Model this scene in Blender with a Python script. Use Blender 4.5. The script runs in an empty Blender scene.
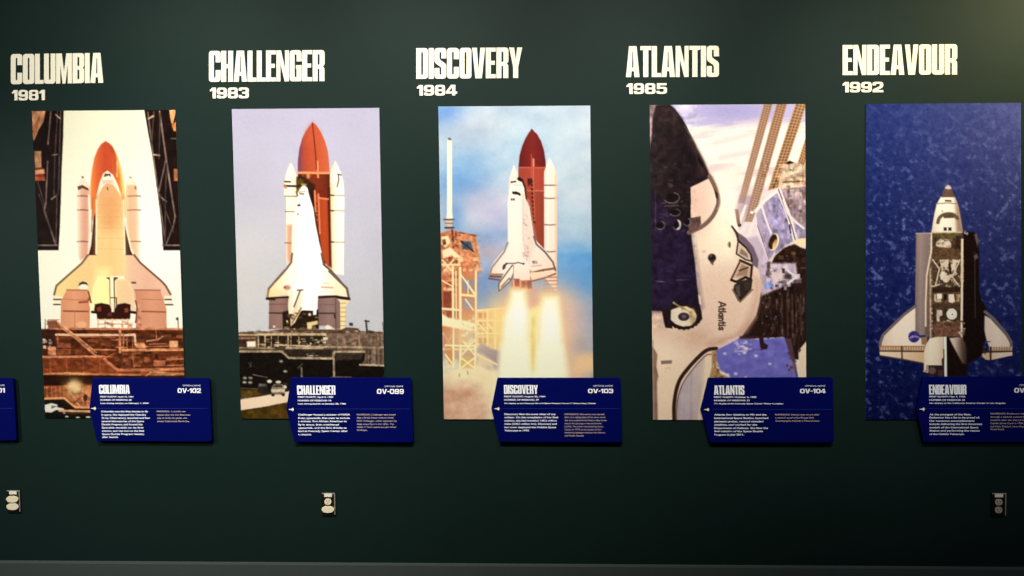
import bpy, bmesh, math
import numpy as np
from mathutils import Vector

SC = bpy.context.scene
COL = SC.collection

# ------------------------------------------------------------------ camera
OFF = 0.2188                                  # lifts the fitted wall so that the floor is z = 0
CAM = dict(x=2.4816, y=-3.8328, z=1.4 + OFF, yaw=0.0386, pitch=-0.0402, roll=-0.0068, f=800.0)
W, H = 1024, 576


def cam_axes():
    cy, sy = math.cos(CAM['yaw']), math.sin(CAM['yaw'])
    cp, sp = math.cos(CAM['pitch']), math.sin(CAM['pitch'])
    cr, sr = math.cos(CAM['roll']), math.sin(CAM['roll'])
    M = np.array([[cy, -sy, 0], [sy, cy, 0], [0, 0, 1]]) @ np.array([[1, 0, 0], [0, cp, -sp], [0, sp, cp]])
    r0, u0, f0 = M @ np.array([1., 0, 0]), M @ np.array([0, 0, 1.]), M @ np.array([0, 1., 0])
    return cr * r0 + sr * u0, -sr * r0 + cr * u0, f0


AX_R, AX_U, AX_F = cam_axes()
cam_d = bpy.data.cameras.new('camera')
cam_d.sensor_fit = 'HORIZONTAL'
cam_d.sensor_width = 36.0
cam_d.lens = 36.0 * CAM['f'] / W
cam_d.clip_start = 0.05
cam = bpy.data.objects.new('camera', cam_d)
COL.objects.link(cam)
from mathutils import Matrix
m = Matrix.Identity(4)
for i in range(3):
    m[i][0], m[i][1], m[i][2] = AX_R[i], AX_U[i], -AX_F[i]
m[0][3], m[1][3], m[2][3] = CAM['x'], CAM['y'], CAM['z']
cam.matrix_world = m
SC.camera = cam

# ------------------------------------------------------------------ view, world, lamps
SC.view_settings.view_transform = 'Standard'
SC.view_settings.look = 'None'
SC.view_settings.gamma = 1.0
SC.view_settings.use_curve_mapping = False
SC.view_settings.exposure = 0.0

world = bpy.data.worlds.new('world')
SC.world = world
world.use_nodes = True
bg = world.node_tree.nodes['Background']
bg.inputs['Color'].default_value = (0.75, 0.9, 1.0, 1)
bg.inputs['Strength'].default_value = 0.006


def spot(x, y, z, tx, ty, tz, power, size, blend, col, radius=0.05):
    d = bpy.data.lights.new('gallery_or_fill_spot', 'SPOT')
    d.energy = power
    d.spot_size = math.radians(size)
    d.spot_blend = blend
    d.color = col
    d.shadow_soft_size = radius
    o = bpy.data.objects.new('gallery_or_fill_spot', d)
    COL.objects.link(o)
    o.location = (x, y, z)
    o.rotation_euler = (Vector((tx, ty, tz)) - Vector((x, y, z))).to_track_quat('-Z', 'Y').to_euler()
    return o


WARM = (1.0, 0.955, 0.88)
# ceiling spots that light the row of headings and panels, one to each
for sx, pw, cone, aim in ((0.02, 440, 52, 1.84), (1.02, 490, 52, 1.84), (2.02, 440, 48, 1.90), (3.02, 385, 44, 1.96), (4.02, 350, 40, 2.0)):
    spot(sx + 0.33, -2.6, 4.2, sx + 0.33, 0, aim, pw, cone, 0.9, WARM)
# a warmer lamp close to the right end and an unseen fill light added on either side
spot(5.4, -1.0, 3.1, 4.85, 0, 2.75, 170, 85, 1.0, (1.0, 0.80, 0.40))
spot(6.6, -2.6, 2.6, 4.7, 0, 0.25, 90, 46, 1.0, (0.80, 0.88, 1.0))
spot(-1.8, -2.6, 2.7, 0.0, 0, 0.6, 330, 60, 1.0, (0.95, 1.0, 0.97))


# ------------------------------------------------------------------ small helpers
def to_wall(u, v, depth=0.0):
    """a picture point on the wall (plane y = -depth) -> place"""
    d = AX_F + AX_R * ((u - W / 2) / CAM['f']) - AX_U * ((v - H / 2) / CAM['f'])
    t = (-depth - CAM['y']) / d[1]
    return np.array([CAM['x'] + d[0] * t, -depth, CAM['z'] + d[2] * t])


def lin(c):
    c = np.asarray(c, float)
    return np.where(c <= 0.04045, c / 12.92, ((c + 0.055) / 1.055) ** 2.4)


def rgb(r, g, b, k=1.0):
    l = lin(np.array([r, g, b]) / 255.0) * k
    return (float(l[0]), float(l[1]), float(l[2]), 1.0)


def mat(name, color, rough=0.5, spec=0.3, metal=0.0, noise=0.0, scale=60.0, bump=0.0):
    m = bpy.data.materials.new(name)
    m.use_nodes = True
    nt = m.node_tree
    b = nt.nodes['Principled BSDF']
    b.inputs['Base Color'].default_value = color
    b.inputs['Roughness'].default_value = rough
    b.inputs['Specular IOR Level'].default_value = spec
    b.inputs['Metallic'].default_value = metal
    tc = nt.nodes.new('ShaderNodeTexCoord')
    nz = nt.nodes.new('ShaderNodeTexNoise')
    nz.inputs['Scale'].default_value = scale
    nz.inputs['Detail'].default_value = 4
    nt.links.new(tc.outputs['Object'], nz.inputs['Vector'])
    if noise > 0:
        mx = nt.nodes.new('ShaderNodeMix')
        mx.data_type = 'RGBA'
        mx.inputs[6].default_value = tuple(c * (1 - noise) for c in color[:3]) + (1,)
        mx.inputs[7].default_value = tuple(min(1, c * (1 + noise)) for c in color[:3]) + (1,)
        nt.links.new(nz.outputs['Fac'], mx.inputs[0])
        nt.links.new(mx.outputs[2], b.inputs['Base Color'])
    if bump > 0:
        bp = nt.nodes.new('ShaderNodeBump')
        bp.inputs['Strength'].default_value = bump
        bp.inputs['Distance'].default_value = 0.002
        nt.links.new(nz.outputs['Fac'], bp.inputs['Height'])
        nt.links.new(bp.outputs['Normal'], b.inputs['Normal'])
    return m


M_WALL = mat('dark_green_paint', (0.0074, 0.0190, 0.0160, 1), 0.55, 0.09, 0, 0.10, 14.0, 0.15)
M_BASE = mat('grey_rubber', rgb(66, 74, 70), 0.6, 0.2, 0, 0.08, 30.0)
M_FLOOR = mat('dark_carpet', rgb(60, 62, 66), 0.95, 0.05, 0, 0.3, 200.0, 0.6)
M_LETTER = mat('warm_white_vinyl', rgb(255, 250, 226, 0.88), 0.55, 0.2)
M_BOARD = mat('print_board_edge', rgb(120, 118, 112), 0.6, 0.2)
M_SIGN = mat('navy_sign_face', rgb(1, 8, 84), 0.5, 0.06, 0, 0.03, 40)
M_SIGN_TXT = mat('white_sign_print', rgb(252, 252, 255, 0.97), 0.5, 0.2)
M_SIGN_TAN = mat('cream_sign_print', rgb(232, 208, 180), 0.5, 0.2)
M_SIGN_ICON = mat('pale_yellow_print', rgb(250, 240, 190), 0.5, 0.2)
M_SIGN_LINE = mat('light_blue_print', rgb(34, 48, 130), 0.5, 0.2)
M_PLATE = mat('bronze_plate', rgb(58, 48, 36), 0.35, 0.5, 0.75, 0.06, 80)
M_PLATE_HIGHLIGHT = mat('plate_highlight_tone', rgb(165, 160, 145), 0.45, 0.4, 0.3)  # pale colour standing in for light on the plate's edge
M_IVORY = mat('ivory_plastic', rgb(255, 240, 205, 0.95), 0.4, 0.4)
M_GREYPL = mat('grey_plastic', rgb(190, 175, 160), 0.45, 0.4)
M_SLOT = mat('dark_slot', rgb(35, 28, 24), 0.6, 0.3)
M_LABEL = mat('white_sticker', rgb(255, 246, 225, 0.95), 0.6, 0.2)


def print_mat():
    m = bpy.data.materials.new('printed_photo')
    m.use_nodes = True
    nt = m.node_tree
    b = nt.nodes['Principled BSDF']
    a = nt.nodes.new('ShaderNodeAttribute')
    a.attribute_name = 'print'
    nt.links.new(a.outputs['Color'], b.inputs['Base Color'])
    b.inputs['Roughness'].default_value = 0.5
    b.inputs['Specular IOR Level'].default_value = 0.04
    return m


M_PRINT = print_mat()


def link(name, me, material=None, parent=None):
    o = bpy.data.objects.new(name, me)
    COL.objects.link(o)
    if material is not None:
        me.materials.append(material)
    if parent is not None:
        o.parent = parent
        o.matrix_parent_inverse = Matrix.Identity(4)
        o.location = -parent.location
    return o


def tag(o, label, cat, group=None):
    o['label'] = label
    o['category'] = cat
    if group:
        o['group'] = group
    return o


def thing(name, loc, label, cat, group=None):
    o = bpy.data.objects.new(name, None)
    o.empty_display_size = 0.05
    COL.objects.link(o)
    o.location = loc
    return tag(o, label, cat, group)


def from_bm(bm, name):
    bmesh.ops.recalc_face_normals(bm, faces=bm.faces)
    me = bpy.data.meshes.new(name)
    bm.to_mesh(me)
    bm.free()
    return me


def box(name, x0, x1, y0, y1, z0, z1, material, parent=None, bevel=0.0):
    bm = bmesh.new()
    bmesh.ops.create_cube(bm, size=1.0)
    for v in bm.verts:
        v.co = Vector((x0 + (v.co.x + .5) * (x1 - x0), y0 + (v.co.y + .5) * (y1 - y0), z0 + (v.co.z + .5) * (z1 - z0)))
    if bevel > 0:
        bmesh.ops.bevel(bm, geom=bm.edges[:], offset=bevel, segments=2, affect='EDGES', profile=0.6)
    return link(name, from_bm(bm, name), material, parent)


def prism(name, pts, depth0, depth1, material, parent=None, bevel=0.0):
    """pts: wall points (x, z), extruded from y=-depth0 to the front y=-depth1"""
    bm = bmesh.new()
    back = [bm.verts.new((p[0], -depth0, p[1])) for p in pts]
    front = [bm.verts.new((p[0], -depth1, p[1])) for p in pts]
    n = len(pts)
    ff = bm.faces.new(front)
    bm.faces.new(back[::-1])
    for i in range(n):
        bm.faces.new((back[i], back[(i + 1) % n], front[(i + 1) % n], front[i]))
    if bevel > 0:
        bmesh.ops.bevel(bm, geom=list(ff.edges), offset=bevel, segments=2, affect='EDGES', profile=0.5)
    return link(name, from_bm(bm, name), material, parent)


def ngon_round(path, seg=5):
    """path of (x, y) or (x, y, r): corners rounded"""
    out = []
    n = len(path)
    for i, p in enumerate(path):
        r = p[2] if len(p) > 2 else 0
        P = np.array(p[:2], float)
        if r <= 0:
            out.append(tuple(P))
            continue
        A = np.array(path[i - 1][:2], float) - P
        B = np.array(path[(i + 1) % n][:2], float) - P
        ra = min(r, np.linalg.norm(A) * .49)
        rb = min(r, np.linalg.norm(B) * .49)
        a = P + A / np.linalg.norm(A) * ra
        b = P + B / np.linalg.norm(B) * rb
        for k in range(seg + 1):
            t = k / seg
            out.append(tuple((1 - t) ** 2 * a + 2 * t * (1 - t) * P + t * t * b))
    return out


def flat_mesh(loops, name, extrude=0.5):
    """closed loops (holes by even-odd) -> mesh with x, y in the loop plane and z from -extrude to extrude"""
    c = bpy.data.curves.new(name, 'CURVE')
    c.dimensions = '2D'
    c.fill_mode = 'BOTH'
    c.extrude = extrude
    for lp in loops:
        s = c.splines.new('POLY')
        s.points.add(len(lp) - 1)
        for q, p in zip(s.points, lp):
            q.co = (p[0], p[1], 0, 1)
        s.use_cyclic_u = True
    return curve_to_mesh(c, name)


def curve_to_mesh(c, name):
    o = bpy.data.objects.new('tmp', c)
    COL.objects.link(o)
    dg = bpy.context.evaluated_depsgraph_get()
    dg.update()
    me = bpy.data.meshes.new_from_object(o.evaluated_get(dg))
    bpy.data.objects.remove(o)
    bpy.data.curves.remove(c)
    me.name = name
    me.materials.clear()
    return me


def mesh_arrays(me):
    v = np.empty(len(me.vertices) * 3, np.float32)
    me.vertices.foreach_get('co', v)
    return v.reshape(-1, 3), [tuple(p.vertices) for p in me.polygons]


def build(name, chunks):
    V, F, k = [], [], 0
    for v, f in chunks:
        V.append(v)
        F += [tuple(i + k for i in p) for p in f]
        k += len(v)
    me = bpy.data.meshes.new(name)
    me.from_pydata(np.concatenate(V).tolist(), [], F)
    me.update()
    return me


def bilerp(q, s, t):
    """q = TL, TR, BR, BL ; s to the right, t downwards"""
    s = np.asarray(s)[..., None]
    t = np.asarray(t)[..., None]
    return (q[0] * (1 - s) + q[1] * s) * (1 - t) + (q[3] * (1 - s) + q[2] * s) * t


# ------------------------------------------------------------------ heavy condensed capitals for the headings
S_, T_ = 0.163, 0.13


def rect(x0, y0, x1, y1, r=0.0):
    return [(x0, y0, r), (x0, y1, r), (x1, y1, r), (x1, y0, r)]


def glyph(ch):
    s, t = S_, T_
    if ch in 'OD':
        w = .385
        if ch == 'O':
            return w, [rect(0, 0, w, 1, .11), rect(s, t, w - s, 1 - t, .05)]
        return w, [[(0, 0), (0, 1), (w, 1, .12), (w, 0, .12)], [(s, t), (s, 1 - t), (w - s, 1 - t, .05), (w - s, t, .05)]]
    if ch == 'C':
        w = .385
        return w, [[(w, .63), (w, 1, .11), (0, 1, .11), (0, 0, .11), (w, 0, .11), (w, .38), (w - s, .38), (w - s, t, .04),
                    (s, t, .04), (s, 1 - t, .04), (w - s, 1 - t, .04), (w - s, .63)]]
    if ch == 'G':
        w = .39
        return w, [[(w, .64), (w, 1, .11), (0, 1, .11), (0, 0, .11), (w, 0, .05), (w, .52), (w / 2 + .01, .52), (w / 2 + .01, .40),
                    (w - s, .40), (w - s, t, .04), (s, t, .04), (s, 1 - t, .04), (w - s, 1 - t, .04), (w - s, .64)]]
    if ch == 'U':
        w = .385
        return w, [[(0, 1), (s, 1), (s, t, .04), (w - s, t, .04), (w - s, 1), (w, 1), (w, 0, .11), (0, 0, .11)]]
    if ch == 'S':
        w = .385
        return w, [[(w, .66), (w, 1, .11), (0, 1, .11), (0, .53, .08), (w - s, .37, .05), (w - s, t, .03), (s, t, .03), (s, .35),
                    (0, .35), (0, 0, .11), (w, 0, .11), (w, .47, .08), (s, .63, .05), (s, 1 - t, .03), (w - s, 1 - t, .03), (w - s, .66)]]
    if ch == 'R':
        w = .39
        return w, [[(0, 0), (0, 1), (w, 1, .11), (w, .53, .05), (w - .06, .475, .02), (w - .005, .42, .04), (w - .005, 0), (w - .005 - s, 0),
                    (w - .005 - s, .40, .03), (s, .40), (s, 0)], [(s, .53), (s, 1 - t), (w - s, 1 - t, .04), (w - s, .53, .04)]]
    if ch == 'B':
        w = .39
        return w, [[(0, 0), (0, 1), (w, 1, .11), (w, .56, .05), (w - .05, .51, .02), (w, .46, .05), (w, 0, .11)],
                   [(s, .57), (s, 1 - t), (w - s, 1 - t, .04), (w - s, .57, .04)], [(s, t), (s, .45), (w - s, .45, .04), (w - s, t, .04)]]
    if ch == 'A':
        w = .43
        return w, [[(0, 0), (.095, 1), (w - .095, 1), (w, 0), (w - s, 0), (w - s - .014, .19), (s + .014, .19), (s, 0)],
                   [(s + .03, .31), (w - s - .03, .31), (w / 2 + .012, .82), (w / 2 - .012, .82)]]
    if ch == 'M':
        w = .53
        return w, [[(0, 0), (0, 1), (.19, 1), (w / 2, .38), (w - .19, 1), (w, 1), (w, 0), (w - .14, 0), (w - .14, .62),
                    (w / 2 + .05, 0), (w / 2 - .05, 0), (.14, .62), (.14, 0)]]
    if ch == 'N':
        w = .41
        return w, [[(0, 0), (0, 1), (.15, 1), (w - .13, .42), (w - .13, 1), (w, 1), (w, 0), (w - .14, 0), (.13, .58), (.13, 0)]]
    if ch == 'V':
        w = .42
        return w, [[(0, 1), (.155, 1), (w / 2, .26), (w - .155, 1), (w, 1), (w - .105, 0), (.105, 0)]]
    if ch == 'Y':
        w = .42
        return w, [[(0, 1), (.16, 1), (w / 2, .60), (w - .16, 1), (w, 1), (w / 2 + s / 2, .36), (w / 2 + s / 2, 0),
                    (w / 2 - s / 2, 0), (w / 2 - s / 2, .36)]]
    if ch == 'E':
        w = .32
        return w, [[(0, 0), (0, 1), (w, 1), (w, 1 - t), (s, 1 - t), (s, .57), (w - .03, .57), (w - .03, .44), (s, .44), (s, t), (w, t), (w, 0)]]
    if ch == 'L':
        w = .29
        return w, [[(0, 0), (0, 1), (s, 1), (s, t), (w, t), (w, 0)]]
    if ch == 'T':
        w = .35
        return w, [[(0, 1 - t), (0, 1), (w, 1), (w, 1 - t), (w / 2 + s / 2, 1 - t), (w / 2 + s / 2, 0), (w / 2 - s / 2, 0), (w / 2 - s / 2, 1 - t)]]
    if ch == 'I':
        return s, [[(0, 0), (0, 1), (s, 1), (s, 0)]]
    if ch == 'H':
        w = .39
        return w, [[(0, 0), (0, 1), (s, 1), (s, .57), (w - s, .57), (w - s, 1), (w, 1), (w, 0), (w - s, 0), (w - s, .44), (s, .44), (s, 0)]]
    raise ValueError(ch)


def wide_glyph(ch):
    """broad square-shouldered numerals and letters of the years and registrations"""
    w, s = .86, .27
    if ch == '1':
        return .50, [[(0, .64), (0, .80), (.20, 1), (.50, 1), (.50, 0), (.22, 0), (.22, .70)]]
    if ch in '0O':
        return w + .08, [rect(0, 0, w + .08, 1, .34), rect(s, .21, w + .08 - s, .79, .14)]
    if ch == '8':
        return w, [[(0, 0, .26), (0, .46, .12), (.06, .51, .03), (.02, .56, .1), (.02, 1, .26), (w - .02, 1, .26), (w - .02, .56, .1), (w - .06, .51, .03),
                    (w, .46, .12), (w, 0, .26)], rect(s, .595, w - s, .81, .09), rect(s, .19, w - s, .415, .09)]
    if ch == '9':
        return w, [[(0, 1, .3), (w, 1, .3), (w, 0, .3), (.02, 0, .24), (.02, .28), (s + .02, .28), (s + .02, .19, .05), (w - s, .19, .08), (w - s, .37),
                    (0, .37, .24)], rect(s, .56, w - s, .81, .1)]
    if ch == '3':
        return w, [[(0, 1, .24), (w, 1, .26), (w, .56, .1), (w - .07, .51, .03), (w, .46, .1), (w, 0, .26), (0, 0, .24), (0, .30), (s, .30), (s, .19, .05),
                    (w - s, .19, .06), (w - s, .42, .06), (.3, .42), (.3, .6), (w - s, .6, .06), (w - s, .81, .06), (s, .81, .05), (s, .70), (0, .70)]]
    if ch == '4':
        return .92, [[(.40, 1), (.76, 1), (.76, .37), (.92, .37), (.92, .18), (.76, .18), (.76, 0), (.49, 0), (.49, .18), (0, .18), (0, .40)],
                     [(.49, .37), (.49, .78), (.22, .37)]]
    if ch == '5':
        return w, [[(.04, 1), (w - .03, 1), (w - .03, .80), (s + .02, .80), (s + .02, .66), (w, .66, .24), (w, 0, .27), (0, 0, .24), (0, .28), (s, .28), (s, .18, .05),
                    (w - s, .18, .06), (w - s, .48, .06), (s, .48, .04), (s, .44), (.04, .44)]]
    if ch == '2':
        return w, [[(0, .66), (0, 1, .27), (w, 1, .27), (w, .50, .18), (s + .12, .20), (w, .20), (w, 0), (0, 0), (0, .27, .05), (w - s, .58, .1), (w - s, .81, .06),
                    (s, .81, .06), (s, .66)]]
    if ch == 'V':
        return 1.0, [[(0, 1), (.29, 1), (.5, .32), (.71, 1), (1, 1), (.66, 0), (.34, 0)]]
    if ch == '-':
        return .40, [[(0, .38), (0, .58), (.40, .58), (.40, .38)]]
    raise ValueError(ch)


def heading_chunks(word, q, depth, thick, glyph=glyph, gap=0.022):
    """q = TL TR BR BL wall points; returns mesh arrays of the word filling q"""
    x, lays = 0.0, []
    for ch in word:
        w, loops = glyph(ch)
        lays.append((x, loops))
        x += w + gap
        if ch == 'L' or (ch == 'T'):
            x -= 0.008
    total = x - gap
    out = []
    for x0, loops in lays:
        me = flat_mesh([ngon_round(lp) for lp in loops], 'g')
        v, f = mesh_arrays(me)
        bpy.data.meshes.remove(me)
        P = bilerp(q, (v[:, 0] + x0) / total, 1 - v[:, 1])
        P[:, 1] = -depth - (v[:, 2] + .5) * thick
        out.append((P, f))
    return out


def text_chunks(s, q, depth, thick, bold=0.02, cap=True):
    """one line of grotesque text stretched into q (TL TR BR BL = first letter to last, cap line to base line)"""
    c = bpy.data.curves.new('t', 'FONT')
    c.body = s
    c.extrude = 0.5 if thick > 0.0008 else 0.0
    c.offset = bold
    c.resolution_u = 3
    me = curve_to_mesh(c, 't')
    v, f = mesh_arrays(me)
    bpy.data.meshes.remove(me)
    x0, x1 = v[:, 0].min(), v[:, 0].max()
    ch = CAPH + bold
    P = bilerp(q, (v[:, 0] - x0) / (x1 - x0), 1 - (v[:, 1] + bold) / (ch + bold))
    P[:, 1] = -depth - ((v[:, 2] + .5) * thick if thick > 0.0008 else thick)
    return (P, f)


def cap_height():
    c = bpy.data.curves.new('t', 'FONT')
    c.body = 'H'
    me = curve_to_mesh(c, 't')
    v, _ = mesh_arrays(me)
    bpy.data.meshes.remove(me)
    return float(v[:, 1].max())


CAPH = cap_height()


def pxquad(x0, x1, yt0, yt1, yb1, yb0, depth):
    return [to_wall(x0, yt0, depth), to_wall(x1, yt1, depth), to_wall(x1, yb1, depth), to_wall(x0, yb0, depth)]


# ------------------------------------------------------------------ the setting
BZ0, BZ1 = to_wall(60, 560.6)[2], to_wall(940, 566.2)[2]
XW0, XW1 = -3.0, 8.0


def structure(o):
    o['kind'] = 'structure'
    return o


structure(box('wall_back', XW0, XW1, 0.0, 0.15, 0.0, 4.5, M_WALL))
structure(box('floor', XW0, XW1, -6.0, 0.15, -0.1, 0.0, M_FLOOR))
# base moulding: flat face with a rounded top lip
xa, xb = to_wall(60, 560)[0], to_wall(940, 566)[0]
slope = (BZ1 - BZ0) / (xb - xa)


def basez(x):
    return BZ0 + slope * (x - xa)


bm = bmesh.new()
rows = []
for x in (XW0, XW1):
    z = basez(x)
    rows.append([bm.verts.new((x, -d, zz)) for d, zz in
                 ((-0.001, 0.0), (0.022, 0.0), (0.014, 0.012), (0.012, z - 0.010), (0.009, z - 0.002), (0.005, z), (-0.001, z))])
for i in range(7):
    j = (i + 1) % 7
    bm.faces.new((rows[0][i], rows[0][j], rows[1][j], rows[1][i]))
bm.faces.new(rows[0])
bm.faces.new(rows[1][::-1])
structure(link('baseboard_back', from_bm(bm, 'baseboard_back'), M_BASE))

# ------------------------------------------------------------------ headings and years
HEADS = [
    ('COLUMBIA', (10.8, 103.2, 54.1, 52.8, 82.8, 84.3), '1981', (12.0, 44.8, 90.0, 100.4)),
    ('CHALLENGER', (208.9, 324.6, 50.9, 50.0, 81.1, 81.9), '1983', (210.0, 248.8, 87.6, 98.4)),
    ('DISCOVERY', (416.2, 522.2, 48.1, 47.4, 77.9, 78.9), '1984', (416.9, 457.3, 85.0, 95.6)),
    ('ATLANTIS', (626.0, 719.0, 46.2, 45.7, 76.9, 77.1), '1985', (626.6, 667.0, 83.3, 94.0)),
    ('ENDEAVOUR', (842.6, 957.3, 45.0, 44.1, 74.5, 75.1), '1992', (842.6, 883.3, 82.0, 92.4)),
]
POS = ['leftmost', 'second from left', 'middle', 'second from right', 'rightmost']
for (word, b, year, yb), pos in zip(HEADS, POS):
    q = pxquad(b[0], b[1], b[2], b[3], b[4], b[5], 0.003)
    me = build('name_lettering', heading_chunks(word, q, 0.0, 0.003))
    o = link('name_lettering', me, M_LETTER)
    tag(o, 'tall white block capitals of a name standing above the year ' + year, 'lettering', 'white names on the wall')
    q = pxquad(yb[0], yb[1], yb[2], yb[2] - .2, yb[3] - .2, yb[3], 0.003)
    me = build('year_lettering', heading_chunks(year, q, 0.0, 0.003, wide_glyph, 0.07))
    o = link('year_lettering', me, M_LETTER)
    tag(o, 'small white numerals %s under the %s name' % (year, pos), 'year', 'white years under the names')


# ------------------------------------------------------------------ the printed photographs
RES = 1.5          # colour points of the print per picture-pixel of its size


class Paint:
    """a print: a grid of coloured points; drawing is done in tile coordinates (o + p / s)"""

    def __init__(self, corners, seed):
        self.c = np.array(corners, float)          # TL TR BR BL
        wpx = np.linalg.norm(self.c[1] - self.c[0])
        hpx = np.linalg.norm(self.c[3] - self.c[0])
        self.nx, self.ny = int(wpx * RES), int(hpx * RES)
        s, t = np.meshgrid(np.linspace(0, 1, self.nx + 1), np.linspace(0, 1, self.ny + 1))
        self.s, self.t = s, t
        p = bilerp(self.c, s, t)
        self.X, self.Y = p[..., 0], p[..., 1]
        self.C = np.zeros(p.shape[:2] + (3,))
        self.rng = np.random.RandomState(seed)
        self.o, self.k = (0, 0), 1.0
        self.density = 1.0       # strength of the whole print

    def tile(self, ox, oy, k=6.4):
        self.o, self.k = (ox, oy), k

    def P(self, pts):
        return np.array([(self.o[0] + x / self.k, self.o[1] + y / self.k) for x, y in pts])

    def noise(self, sx, sy, octaves=4, seed=0, angle=0.0):
        r = np.random.RandomState(seed + 17)
        out, amp, tot = 0, 1.0, 0.0
        ca, sa = math.cos(angle), math.sin(angle)
        U, V = self.X * ca + self.Y * sa, -self.X * sa + self.Y * ca
        for i in range(octaves):
            g = r.rand(64, 64)
            u, v = U / sx * 2 ** i + 7.3 * i, V / sy * 2 ** i + 3.1 * i
            iu, iv = np.floor(u).astype(int), np.floor(v).astype(int)
            fu, fv = u - iu, v - iv
            fu, fv = fu * fu * (3 - 2 * fu), fv * fv * (3 - 2 * fv)
            a = g[iv % 64, iu % 64] * (1 - fu) + g[iv % 64, (iu + 1) % 64] * fu
            b = g[(iv + 1) % 64, iu % 64] * (1 - fu) + g[(iv + 1) % 64, (iu + 1) % 64] * fu
            out = out + amp * (a * (1 - fv) + b * fv)
            tot += amp
            amp *= .55
        return out / tot

    def put(self, cov, col, sl=None):
        cov = cov[..., None]
        col = np.asarray(col, float)
        if sl is None:
            self.C = self.C * (1 - cov) + col * cov
        else:
            self.C[sl] = self.C[sl] * (1 - cov) + col * cov

    def window(self, a, pad):
        lo, hi = a.min(0) - pad, a.max(0) + pad
        M = (self.X >= lo[0]) & (self.X <= hi[0]) & (self.Y >= lo[1]) & (self.Y <= hi[1])
        if not M.any():
            return None
        r = np.where(M.any(1))[0]
        c = np.where(M.any(0))[0]
        return slice(r[0], r[-1] + 1), slice(c[0], c[-1] + 1)

    def colour(self, col, sl, a, mode):
        """plain colour, or (c0, c1) across ('x') or down ('y') the extent of a, or list of stops"""
        col = np.asarray(col, float)
        if col.ndim == 1:
            return col
        lo, hi = a.min(0), a.max(0)
        v = (self.X[sl] - lo[0]) / max(hi[0] - lo[0], 1e-6) if mode == 'x' else (self.Y[sl] - lo[1]) / max(hi[1] - lo[1], 1e-6)
        xs = np.linspace(0, 1, len(col))
        return np.stack([np.interp(v, xs, col[:, i]) for i in range(3)], -1)

    def poly(self, pts, col, soft=1.0, alpha=1.0, mode='x', smooth=False, raw=False):
        a = np.array(pts, float) if raw else self.P(pts)
        if smooth:
            a = spline(a, True)
        sl = self.window(a, soft + 1)
        if sl is None:
            return
        X, Y = self.X[sl], self.Y[sl]
        d = np.full(X.shape, 1e9)
        ins = np.zeros(X.shape, bool)
        n = len(a)
        for i in range(n):
            (x0, y0), (x1, y1) = a[i], a[(i + 1) % n]
            dx, dy = x1 - x0, y1 - y0
            l2 = dx * dx + dy * dy
            if l2 > 1e-12:
                t = np.clip(((X - x0) * dx + (Y - y0) * dy) / l2, 0, 1)
                d = np.minimum(d, (X - x0 - t * dx) ** 2 + (Y - y0 - t * dy) ** 2)
            if y0 != y1:
                c = ((y0 > Y) != (y1 > Y)) & (X < (x1 - x0) * (Y - y0) / (y1 - y0) + x0)
                ins ^= c
        d = np.sqrt(d) * np.where(ins, 1, -1)
        self.put(np.clip(.5 + d / soft, 0, 1) * alpha, self.colour(col, sl, a, mode), sl)

    def line(self, pts, w, col, soft=0.9, alpha=1.0, smooth=False):
        a = self.P(pts)
        if smooth:
            a = spline(a, False)
        sl = self.window(a, w + soft + 1)
        if sl is None:
            return
        X, Y = self.X[sl], self.Y[sl]
        d = np.full(X.shape, 1e9)
        for i in range(len(a) - 1):
            (x0, y0), (x1, y1) = a[i], a[i + 1]
            dx, dy = x1 - x0, y1 - y0
            l2 = max(dx * dx + dy * dy, 1e-12)
            t = np.clip(((X - x0) * dx + (Y - y0) * dy) / l2, 0, 1)
            d = np.minimum(d, (X - x0 - t * dx) ** 2 + (Y - y0 - t * dy) ** 2)
        d = np.sqrt(d)
        peak = min(1.0, w / soft)
        self.put(np.clip(.5 + (w / 2 - d) / soft, 0, 1) * alpha if w >= soft else np.clip(1 - d / soft, 0, 1) * peak * alpha, col, sl)

    def oval(self, cx, cy, rx, ry, col, soft=1.0, alpha=1.0, rot=0.0):
        n = 28
        c, s = math.cos(rot), math.sin(rot)
        self.poly([(cx + rx * math.cos(q) * c - ry * math.sin(q) * s, cy + rx * math.cos(q) * s + ry * math.sin(q) * c)
                   for q in np.linspace(0, 2 * math.pi, n, endpoint=False)], col, soft, alpha)

    def ring(self, cx, cy, rx, ry, w, col, alpha=1.0, a0=0.0, a1=2 * math.pi):
        self.line([(cx + rx * math.cos(q), cy + ry * math.sin(q)) for q in np.linspace(a0, a1, 24)], w, col, alpha=alpha)

    def glow(self, cx, cy, rx, ry, col, alpha=1.0, power=1.0):
        """soft round patch of a colour"""
        p = self.P([(cx, cy)])[0]
        r2 = ((self.X - p[0]) / (rx / self.k)) ** 2 + ((self.Y - p[1]) / (ry / self.k)) ** 2
        self.put(np.exp(-r2 ** power) * alpha, col)

    def bits(self, x0, y0, x1, y1, n, cols, wr, hr, alpha=0.8, seed=1):
        """small rectangular details of machinery"""
        r = np.random.RandomState(seed)
        for i in range(n):
            x, y = x0 + r.rand() * (x1 - x0), y0 + r.rand() * (y1 - y0)
            w, h = wr[0] + r.rand() * (wr[1] - wr[0]), hr[0] + r.rand() * (hr[1] - hr[0])
            self.poly([(x, y), (x + w, y), (x + w, y + h), (x, y + h)], cols[r.randint(len(cols))], 0.9, alpha * (.5 + .5 * r.rand()))

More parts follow.
